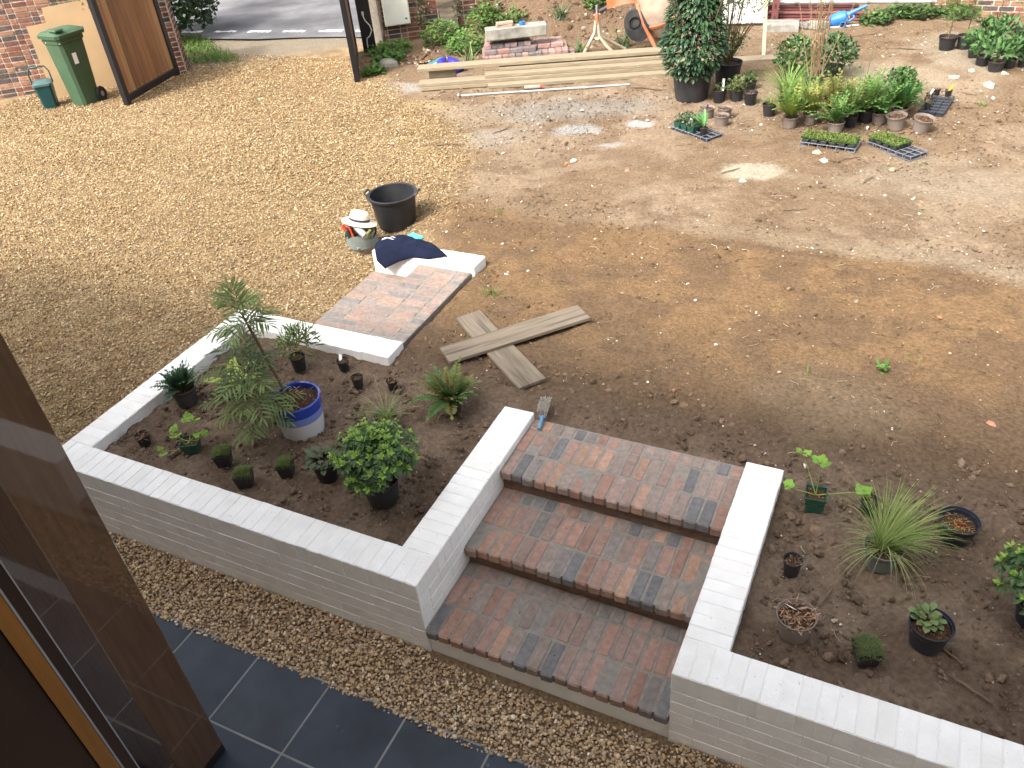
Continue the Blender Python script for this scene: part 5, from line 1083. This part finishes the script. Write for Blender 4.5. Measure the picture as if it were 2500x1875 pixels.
# right-hand group
G4 = 'pots grouped by the far corner wall'
for lab, x_, y_, r_, h_, H in (('tall thin feathery plant in a black pot, farthest left of the corner group', 2.03, 11.24, .122, .19, .85), ('tall thin feathery plant in a black pot beside the first of the corner group', 2.25, 11.33, .112, .185, .95)):
    o = pot_thing('potted_sapling', lab, x_, y_, r_, h_, 'black', G4, rz=0); m = MB(); m.tube([(0, 0, h_ * .8), (.02, 0, h_ + H * .4), (-.01, .01, h_ + H)], [.009, .006, .003], 6); m.build('stem', 'stem', o, smooth=60); m = MB()
    for _ in range(42): z_ = h_ + H * random.uniform(.2, 1); frond(m, (0, 0, z_), rdir(5, 60), random.uniform(.14, .24), 7, .09, .016, .5, (.12, .20, .06), fwd=.8)
    m.build('foliage', 'leaf_dull', o)
for lab, x_, y_, H in (('slender feathery sapling rising behind the corner group', 2.6, 11.7, .8), ('slender feathery sapling rising nearest the corner wall', 2.95, 11.75, .7)):
    o = pot_thing('potted_sapling', lab, x_, y_, .11, .18, 'black', G4, rz=0); m = MB(); m.tube([(0, 0, .15), (.02, 0, .2 + H * .4), (-.01, .01, .2 + H)], [.009, .006, .003], 6); m.build('stem', 'stem', o, smooth=60); m = MB()
    for _ in range(36): frond(m, (0, 0, .2 + H * random.uniform(.4, 1)), rdir(5, 60), random.uniform(.14, .22), 7, .09, .016, .5, (.12, .20, .06), fwd=.8)
    m.build('foliage', 'leaf_dull', o)
for lab, x_, y_, r_, h_, R_ in (('broad-leaved plant in a black pot, foremost of the corner group', 2.65, 10.30, .105, .15, .16), ('pale green broad-leaved plant left of the foremost corner pot', 2.49, 10.53, .09, .14, .17), ('leafy plant in a black pot right of the foremost corner pot', 2.80, 10.49, .085, .13, .15), ('leafy plant in a black pot touching the picture edge of the corner group', 2.98, 10.55, .085, .14, .15), ('leafy plant half hidden at the left of the corner group', 2.38, 10.88, .08, .12, .15), ('taller leafy plant in the middle of the corner group', 2.70, 11.2, .10, .15, .2), ('leafy plant behind the middle of the corner group', 2.52, 11.35, .085, .14, .17), ('dark leafy plant at the back of the corner group by the edge', 2.98, 11.0, .09, .14, .17)):
    o = pot_thing('potted_plant', lab, x_, y_, r_, h_, 'black', G4)
    leaf_ball(o, (0, 0, h_ + R_ * .75), R_ * 1.0, 120, .10, .042, (.05, .12, .04), (.14, .24, .08), (1, 1, .8), .15, mt='leaf_dull')

# ------------------------------------------------------------------ tub, tool bucket, hat, fleece
tb = thing('builders_tub', 'big black rubber tub with rope handles standing on the gravel edge', 'tub', (-2.73, 4.17, gz(-2.73, 4.17) + .005), .25)
m = MB(); m.lathe([(.185, 0), (.19, .01), (.232, .32), (.252, .325), (.256, .345), (.245, .35), (.228, .345), (.185, .03), (.001, .025)], 40); m.build('body', 'plastic_black', tb, smooth=35)
for sg in (-1, 1): m = MB(); m.tube([(sg * .245, -.055, .33), (sg * .275, -.055, .36), (sg * .285, 0, .385 if sg > 0 else .35), (sg * .275, .055, .36), (sg * .245, .055, .33)], .010, 8); m.build('handle', 'plastic_black', tb, smooth=60)
tw = thing('plastering_trowel', 'white bladed trowel lying inside the big black tub', 'trowel', (-2.66, 4.08, gz(-2.73, 4.17) + .14), .9); m = MB(); m.box((0, 0, 0), (.17, .07, .004), .001); m.build('blade', 'white_plastic', tw, rot=(.3, -.4, 0)); m = MB(); m.tube([(.06, 0, .06), (.12, 0, .10)], .014, 8); m.build('handle', 'steel', tw, smooth=60)
BX, BY = -2.78, 3.62; BZ = gz(BX, BY) + .004
bk = thing('tool_bucket', 'grey green canvas tool bucket full of hand tools on the gravel', 'bucket', (BX, BY, BZ), .3)
m = MB(); m.lathe([(.105, 0), (.11, .01), (.14, .20), (.143, .205), (.135, .2), (.105, .02), (.001, .015)], 32); m.build('bucket', 'canvas_tan', bk, smooth=35)
m = MB(); V = []; n = 30
for k in range(n):
    a = 2 * math.pi * k / n; zt = .19 + .03 * math.sin(3 * a); V += [(.146 * math.cos(a), .146 * math.sin(a), .07), (.158 * math.cos(a), .158 * math.sin(a), zt)]
m.add(V, [(2 * k, 2 * ((k + 1) % n), 2 * ((k + 1) % n) + 1, 2 * k + 1) for k in range(n)]); m.build('pocket_sleeve', 'canvas_grey', bk, smooth=40)
m = MB(); m.lathe([(.12, .12), (.001, .135)], 20, cap=False); m.build('contents', 'plastic_darkgrey', bk)
m = MB(); m.tube([(-.14, 0, .2), (-.12, -.08, .15), (0, -.155, .09), (.12, -.08, .15), (.14, 0, .2)], .006, 8); m.build('handle', 'canvas_grey', bk, smooth=60)
fl = thing('steel_flask', 'brushed steel flask lying across the tool bucket', 'flask', (BX + .02, BY - .04, BZ + .24), 0); m = MB(); m.tube([(-.10, .05, .04), (-.02, .0, .01), (.11, -.06, -.03)], [.026, .034, .034], 16); m.build('body', 'steel', fl, smooth=50); m = MB(); m.tube([(-.115, .058, .046), (-.10, .05, .04)], .02, 14); m.build('cap', 'galv', fl, smooth=50)
for lab, dx, dy, mt_ in (('pair of red handled snips sticking out of the tool bucket', -.10, -.05, 'tool_red'), ('green handled trowel tucked in the tool bucket pocket', -.03, -.12, 'plastic_green'), ('yellow-green handled tool at the bucket edge under the flask', .11, -.06, 'stem_green')):
    t_ = thing('hand_tool', lab, 'tool', (BX + dx, BY + dy, BZ + .14)); m = MB(); m.tube([(0, 0, 0), (dx * .3, dy * .3, .09), (dx * .6, dy * .3, .13)], [.012, .016, .012], 8); m.build('grip', mt_, t_, smooth=60); m = MB(); m.tube([(0, 0, -.08), (0, 0, 0)], .007, 6); m.build('shank', 'steel', t_)
    if mt_ == 'tool_red': m = MB(); m.tube([(.02, .02, 0), (-.03, .05, .08), (-.07, .05, .11)], .013, 8); m.build('grip', mt_, t_, smooth=60)
ht = thing('straw_hat', 'cream straw hat with a dark band resting on the tool bucket', 'hat', (BX - .03, BY + .05, BZ + .285)); ht.rotation_euler = (math.radians(-8), math.radians(14), .4)
m = MB(); prof = [(.085, 0), (.135, -.012), (.155, -.018), (.156, -.014), (.135, -.007), (.088, .006)]; m.lathe(prof, 40, sx=1.12, sy=.95, cap=False); m.build('brim', 'straw', ht, smooth=60)
m = MB(); n = 40; V = []; pf = [(.086, 0), (.084, .04), (.078, .075), (.06, .09), (.03, .085), (.001, .075)]
for r_, z_ in pf:
    for k in range(n):
        a = 2 * math.pi * k / n; dent = -.018 * math.exp(-(math.sin(a) / .35) ** 2) * (z_ > .06); V.append((1.15 * r_ * math.cos(a), .95 * r_ * math.sin(a), z_ + dent * (1 - r_ / .09)))
m.add(V, [(i * n + k, i * n + (k + 1) % n, (i + 1) * n + (k + 1) % n, (i + 1) * n + k) for i in range(len(pf) - 1) for k in range(n)]); m.build('crown', 'straw', ht, smooth=70)
m = MB(); m.lathe([(.0875, .004), (.0865, .03)], 40, sx=1.15, sy=.955, cap=False); m.build('hat_band', 'band', ht, smooth=60)
tq = thing('turquoise_cloth', 'turquoise cloth poking out behind the navy fleece', 'cloth', (-2.09, 3.52, .585), -.3); m = MB(); m.box((0, 0, 0), (.16, .09, .035), .01, jit=.004); m.build('fold', 'turquoise', tq)
# fleece thrown over the stub wall
OUT = [(-2.40, 3.30), (-2.39, 3.42), (-2.26, 3.50), (-2.18, 3.52), (-2.01, 3.48), (-1.87, 3.47), (-1.73, 3.38), (-1.63, 3.305), (-1.77, 3.205), (-1.92, 3.20), (-2.06, 3.165), (-2.19, 3.115), (-2.29, 3.15)]
def sdist(x, y):
    d = 9; ins = False; n = len(OUT)
    for i in range(n):
        (x1, y1), (x2, y2) = OUT[i], OUT[(i + 1) % n]; t = max(0, min(1, ((x - x1) * (x2 - x1) + (y - y1) * (y2 - y1)) / ((x2 - x1) ** 2 + (y2 - y1) ** 2))); d = min(d, math.hypot(x - x1 - t * (x2 - x1), y - y1 - t * (y2 - y1)))
        if (y1 > y) != (y2 > y) and x < (x2 - x1) * (y - y1) / (y2 - y1) + x1: ins = not ins
    return d if ins else -d
fj = thing('navy_fleece', 'navy fleece jacket with a white wave logo thrown over the stub wall', 'jacket', (-2.05, 3.32, WTOP)); gx = np.arange(-2.44, -1.58, .0115); gy = np.arange(3.06, 3.56, .0115); idx = {}; V = []; Fs = []
def fz(x, y):
    d = max(0, sdist(x, y)); fold = fbm(np.array([x]), np.array([y * 2.2]), 9, 3, 8)[0] - .5; z = .012 + .055 * (1 - math.exp(-d / .035)) + fold * .055 * min(1, d / .04)
    if y < 3.205: z -= (3.205 - y) * 1.3
    if x < -2.375: z -= (-2.375 - x) * 1.5
    return z
for j, y_ in enumerate(gy):
    for i, x_ in enumerate(gx):
        sd_ = sdist(x_, y_)
        if sd_ > -.0118:
            if sd_ < .003:        # pull the outermost cloth points onto the hem line
                gx_ = (sdist(x_ + .003, y_) - sdist(x_ - .003, y_)) / .006; gy_ = (sdist(x_, y_ + .003) - sdist(x_, y_ - .003)) / .006
                X_, Y_ = x_ - gx_ * sd_, y_ - gy_ * sd_
            else: X_, Y_ = x_, y_
            idx[(i, j)] = len(V); V.append((X_ + 2.05, Y_ - 3.32, fz(X_, Y_)))
for (i, j) in list(idx):
    q = [(i, j), (i + 1, j), (i + 1, j + 1), (i, j + 1)]
    if all(k in idx for k in q): Fs.append(tuple(idx[k] for k in q))
m = MB(); m.add(V, Fs); fb = m.build('body', 'fleece', fj, smooth=70); sm = fb.modifiers.new('thickness', 'SOLIDIFY'); sm.thickness = .012; sm.offset = -1
for k in (0, 1):
    m = MB(); pts = []
    for i in range(12): t = i / 11; x_ = -2.325 + .105 * t + .006 * k; y_ = 3.335 + .03 * math.sin(t * 3.0) - .018 * k + .055 * t * (1 - k * .3); pts.append((x_ + 2.05, y_ - 3.32, fz(x_, y_) + .003))
    m.tube(pts, .0032, 5); m.build('logo_wave', 'label_white', fj)

# ------------------------------------------------------------------ crossed boards and brush
def flat_board(label, a, b_, wd, z, tilt=0.0):
    a = np.array(a); b_ = np.array(b_); L_ = np.linalg.norm(b_ - a); o = thing('loose_board', label, 'board', (*((a + b_) / 2), z), math.atan2(b_[1] - a[1], b_[0] - a[0])); m = MB(); m.box((0, 0, 0), (L_, wd, .028), .003, jit=.001); m.build('plank', 'board_brown', o, rot=(0, tilt, 0))
flat_board('lower weathered board of the crossed pair lying on the soil', (-1.035, 2.555), (-.165, 1.885), .215, .517)
flat_board('upper weathered board lying across the other on the soil', (-.912, 1.957), (-.15, 2.836), .215, .546, .0)
br = thing('hand_brush', 'hand brush with blue handle and grey bristles on the top step', 'brush', (.06, 1.53, .515), math.atan2(.30, -.06)); br.scale = (.9, .9, .9)
m = MB(); m.tube([(-.10, 0, .015), (-.06, 0, .02), (.02, 0, .028)], [.012, .015, .013], 10); m.build('handle', 'brush_blue', br, smooth=60)
m = MB(); m.box((.10, 0, .03), (.17, .055, .02), .006); m.build('head', 'brush_blue', br)
m = MB()
for i in range(13):
    for j in range(6):
        for k in range(3): p0 = np.array([.025 + .0125 * i, -.026 + .0105 * j, .038]); m.tube([p0, p0 + np.array([random.gauss(.004, .006), random.gauss(0, .006) + (j - 2.5) * .003, random.uniform(.045, .06)])], [.0035, .0025], 4)
m.build('bristles', 'bristle', br)

# ------------------------------------------------------------------ sticks, stones, tufts
SG = 'thin dry twigs on the soil'
TWL = ['in front of the biggest black pot', 'long and forked near the gravel edge', 'on the grey dust patch before the boards', 'long and thick below the watering can', 'thick and straight left of the corner pots', 'beside the round glossy shrub', 'right of the dark module tray', 'below the full moss tray', 'short, between the chalk patches and raked soil', 'left of the pale sandy patch', 'nearest the pale sandy patch', 'right of the pale sandy patch', 'below the grey wire tray', 'near the reddish stone on the pale soil', 'on the raked soil edge', 'beside the wide black rosette pot', 'behind the wide black rosette pot', 'between taupe pot and tall grass']
for i, (x0, y0, x1, y1) in enumerate(((-1.82, 8.85, -1.28, 8.80), (-3.62, 6.19, -3.08, 6.33), (-2.92, 6.74, -2.79, 7.09), (.43, 11.6, 1.06, 11.92), (1.24, 11.2, 1.73, 11.16), (.70, 10.68, .98, 10.62), (2.29, 9.38, 2.49, 9.31), (1.21, 6.9, 1.41, 7.04), (-1.07, 6.06, -.89, 6.18), (-.01, 6.45, .18, 6.57), (.1, 6.2, .25, 6.42), (1.5, 6.3, 1.6, 6.55), (-.6, 6.9, -.42, 6.98), (-1.5, 5.8, -1.25, 5.95), (.9, 5.4, 1.1, 5.5), (2.55, .52, 2.75, .42), (2.60, .60, 2.45, .70), (1.95, .70, 2.0, .86))):
    o = thing('twig', 'dry brown twig ' + TWL[i], 'twig', ((x0 + x1) / 2, (y0 + y1) / 2, gz((x0 + x1) / 2, (y0 + y1) / 2)), 0, SG); hx, hy = (x1 - x0) / 2, (y1 - y0) / 2; pts = []
    for k in range(7): t = k / 6 * 2 - 1; w_ = random.gauss(0, .03) * math.hypot(hx, hy); pts.append((hx * t - hy * w_ * 3, hy * t + hx * w_ * 3, .012 + random.uniform(0, .012) + gz((x0 + x1) / 2 + hx * t, (y0 + y1) / 2 + hy * t) - o.location.z))
    rr = .011 if math.hypot(hx, hy) > .2 else .006
    m = MB(); m.tube(pts, [rr * .6] + [rr] * 4 + [rr * .7, rr * .3], 6); m.build('stick', 'twig', o, smooth=60)
STL = ['pale round flint upper middle of the pale soil', 'white flint left of the foremost corner pot', 'white flint below the foremost corner pot', 'large white flint below the corner pots', 'buff flint left of the corner pots', 'white flint below the full moss tray', 'reddish stone on the pale soil', 'white flint right of the reddish stone', 'small pale flint near the crossed boards', 'orange brick chip on the shaded soil near the picture edge', 'orange chip beside the pale round flint', 'cream flint touching the large white one', 'grey white flint right of the dark module tray', 'tan stone under the moss trays', 'tan stone below the half empty moss tray']
for i, (x_, y_, s_, c_) in enumerate(((-1.58, 6.16, .05, (.6, .52, .40)), (2.38, 10.25, .06, (.6, .54, .46)), (2.76, 10.18, .07, (.6, .55, .47)), (2.59, 9.69, .08, (.58, .5, .4)), (2.19, 9.94, .075, (.5, .42, .31)), (1.06, 6.84, .05, (.7, .68, .64)), (-.88, 6.01, .055, (.36, .18, .12)), (.36, 6.05, .05, (.62, .6, .57)), (-1.05, 3.3, .03, (.6, .55, .46)), (2.69, 2.46, .04, (.34, .16, .10)), (-1.62, 6.05, .045, (.36, .16, .07)), (2.62, 9.62, .055, (.58, .52, .43)), (1.95, 9.1, .06, (.5, .46, .38)), (.95, 7.05, .06, (.5, .38, .24)), (1.75, 6.75, .05, (.45, .33, .2)))):
    o = thing('flint_stone', STL[i], 'stone', (x_, y_, gz(x_, y_) + s_ * .25), random.uniform(0, 6), 'stones lying on the soil'); m = MB(); V = [tuple(v * s_ * random.uniform(.7, 1.15) * np.array([1, .75, .6])) for v in ICO_V]; m.add(V, [tuple(f) for f in ICO_F], c_); m.build('body', 'pebble', o)
TFL = ['green grass sprig beside the crossed boards', 'flat grass sprig below the black tub', 'flat grass sprig right of the one below the tub', 'thin grass sprig on the shaded soil far right', 'grass sprig right of the dark module tray', 'thin grass sprig in the middle of the raked soil', 'faint grass sprig below the grey wire tray', 'faint grass sprig below the half empty moss tray', 'tall thin grass sprig above the leggy geranium']
for i, (x_, y_, n_, L_) in enumerate(((-1.02, 2.95, 26, .12), (-1.75, 4.55, 24, .05), (-1.45, 4.7, 20, .05), (2.2, 3.05, 14, .06), (2.55, 9.0, 40, .09), (1.2, 3.5, 12, .06), (-.2, 6.75, 18, .05), (2.0, 7.0, 20, .05), (1.6, 2.6, 8, .1))):
    tuft('grass_tuft', TFL[i], x_, y_, n_, L_, (.10, .19, .04), .006, .07, 'sprigs of grass on the soil', (15, 80), 'grass')
o = weed_clump('seedling_weed', 'small fresh green weed on the shaded soil', 2.02, 2.85, .05, .04, 16, leaf=.05, lw=.03, cat='weed')
# loose plant litter: straw, root and twig scraps lying about the soil
m = MB()
for _ in range(1500):
    x_ = random.uniform(-4.2, 4.0); y_ = random.uniform(.3, 12)
    if x_ < float(bnd_x(y_)) + .1 or (-.3 < x_ < SW + .3 and y_ < 1.7) or (x_ < -1.25 and 1.7 < y_ < 3.5): continue
    a = random.uniform(0, 6.28); L_ = random.uniform(.015, .075) * (1 if y_ < 4 else 1.5); r_ = random.uniform(.0009, .0022) * (1 if y_ < 4 else 1.5); dx, dy = math.cos(a) * L_, math.sin(a) * L_; z_ = gz(x_, y_) + .006
    m.tube([(x_, y_, z_ + random.uniform(0, .006)), (x_ + dx * .5 - dy * .15, y_ + dy * .5 + dx * .15, z_ + .008), (x_ + dx, y_ + dy, z_)], r_, 4, False, jc(random.choice([(.16, .11, .07), (.30, .24, .16), (.09, .06, .04), (.42, .36, .26)]), .25))
tag(m.build('plant_litter', 'leaf_dull'), 'scraps of straw, root and twig strewn over the soil', 'litter', kind='stuff')
# clods and stones on the soil bank
N = 4200; s_ = rng.uniform(4.7, 10.2, N); d_ = rng.uniform(-2.1, 0, N); x = W0[0] + WD[0] * s_ + WN[0] * d_; y = W0[1] + WD[1] * s_ + WN[1] * d_
size = rng.lognormal(math.log(.018), .55, N).clip(.006, .07); k_ = rng.uniform(0, 1, N)[:, None]
cc = np.where(k_ < .85, np.array([[.125, .082, .052]]), np.array([[.34, .27, .20]])) * rng.uniform(.6, 1.35, (N, 1))
tag(scatter('bank_clods', np.stack([x, y, gh(x, y) + size * .2], 1), size, cc, 'clod', 'ico', .7, jit=.3, smooth=False), 'lumpy clods and stones on the soil bank behind the mixer', 'soil', kind='stuff')
for lab, ds, dd, r_, h_ in (('weed tuft high on the soil bank left of the mixer', 6.1, -.5, .22, .22), ('weed tuft on the soil bank above the lintel', 5.5, -.9, .26, .26), ('bramble spray at the top of the soil bank', 5.2, -.25, .3, .5), ('weed tuft on the soil bank behind the mixer stand', 6.9, -1.1, .2, .2)):
    p = wp(ds, dd, 0); weed_clump('weed_clump', lab, p[0], p[1], r_, h_, 190, (.06, .12, .03), (.15, .24, .07), .08, .05, group='weeds on the soil bank')
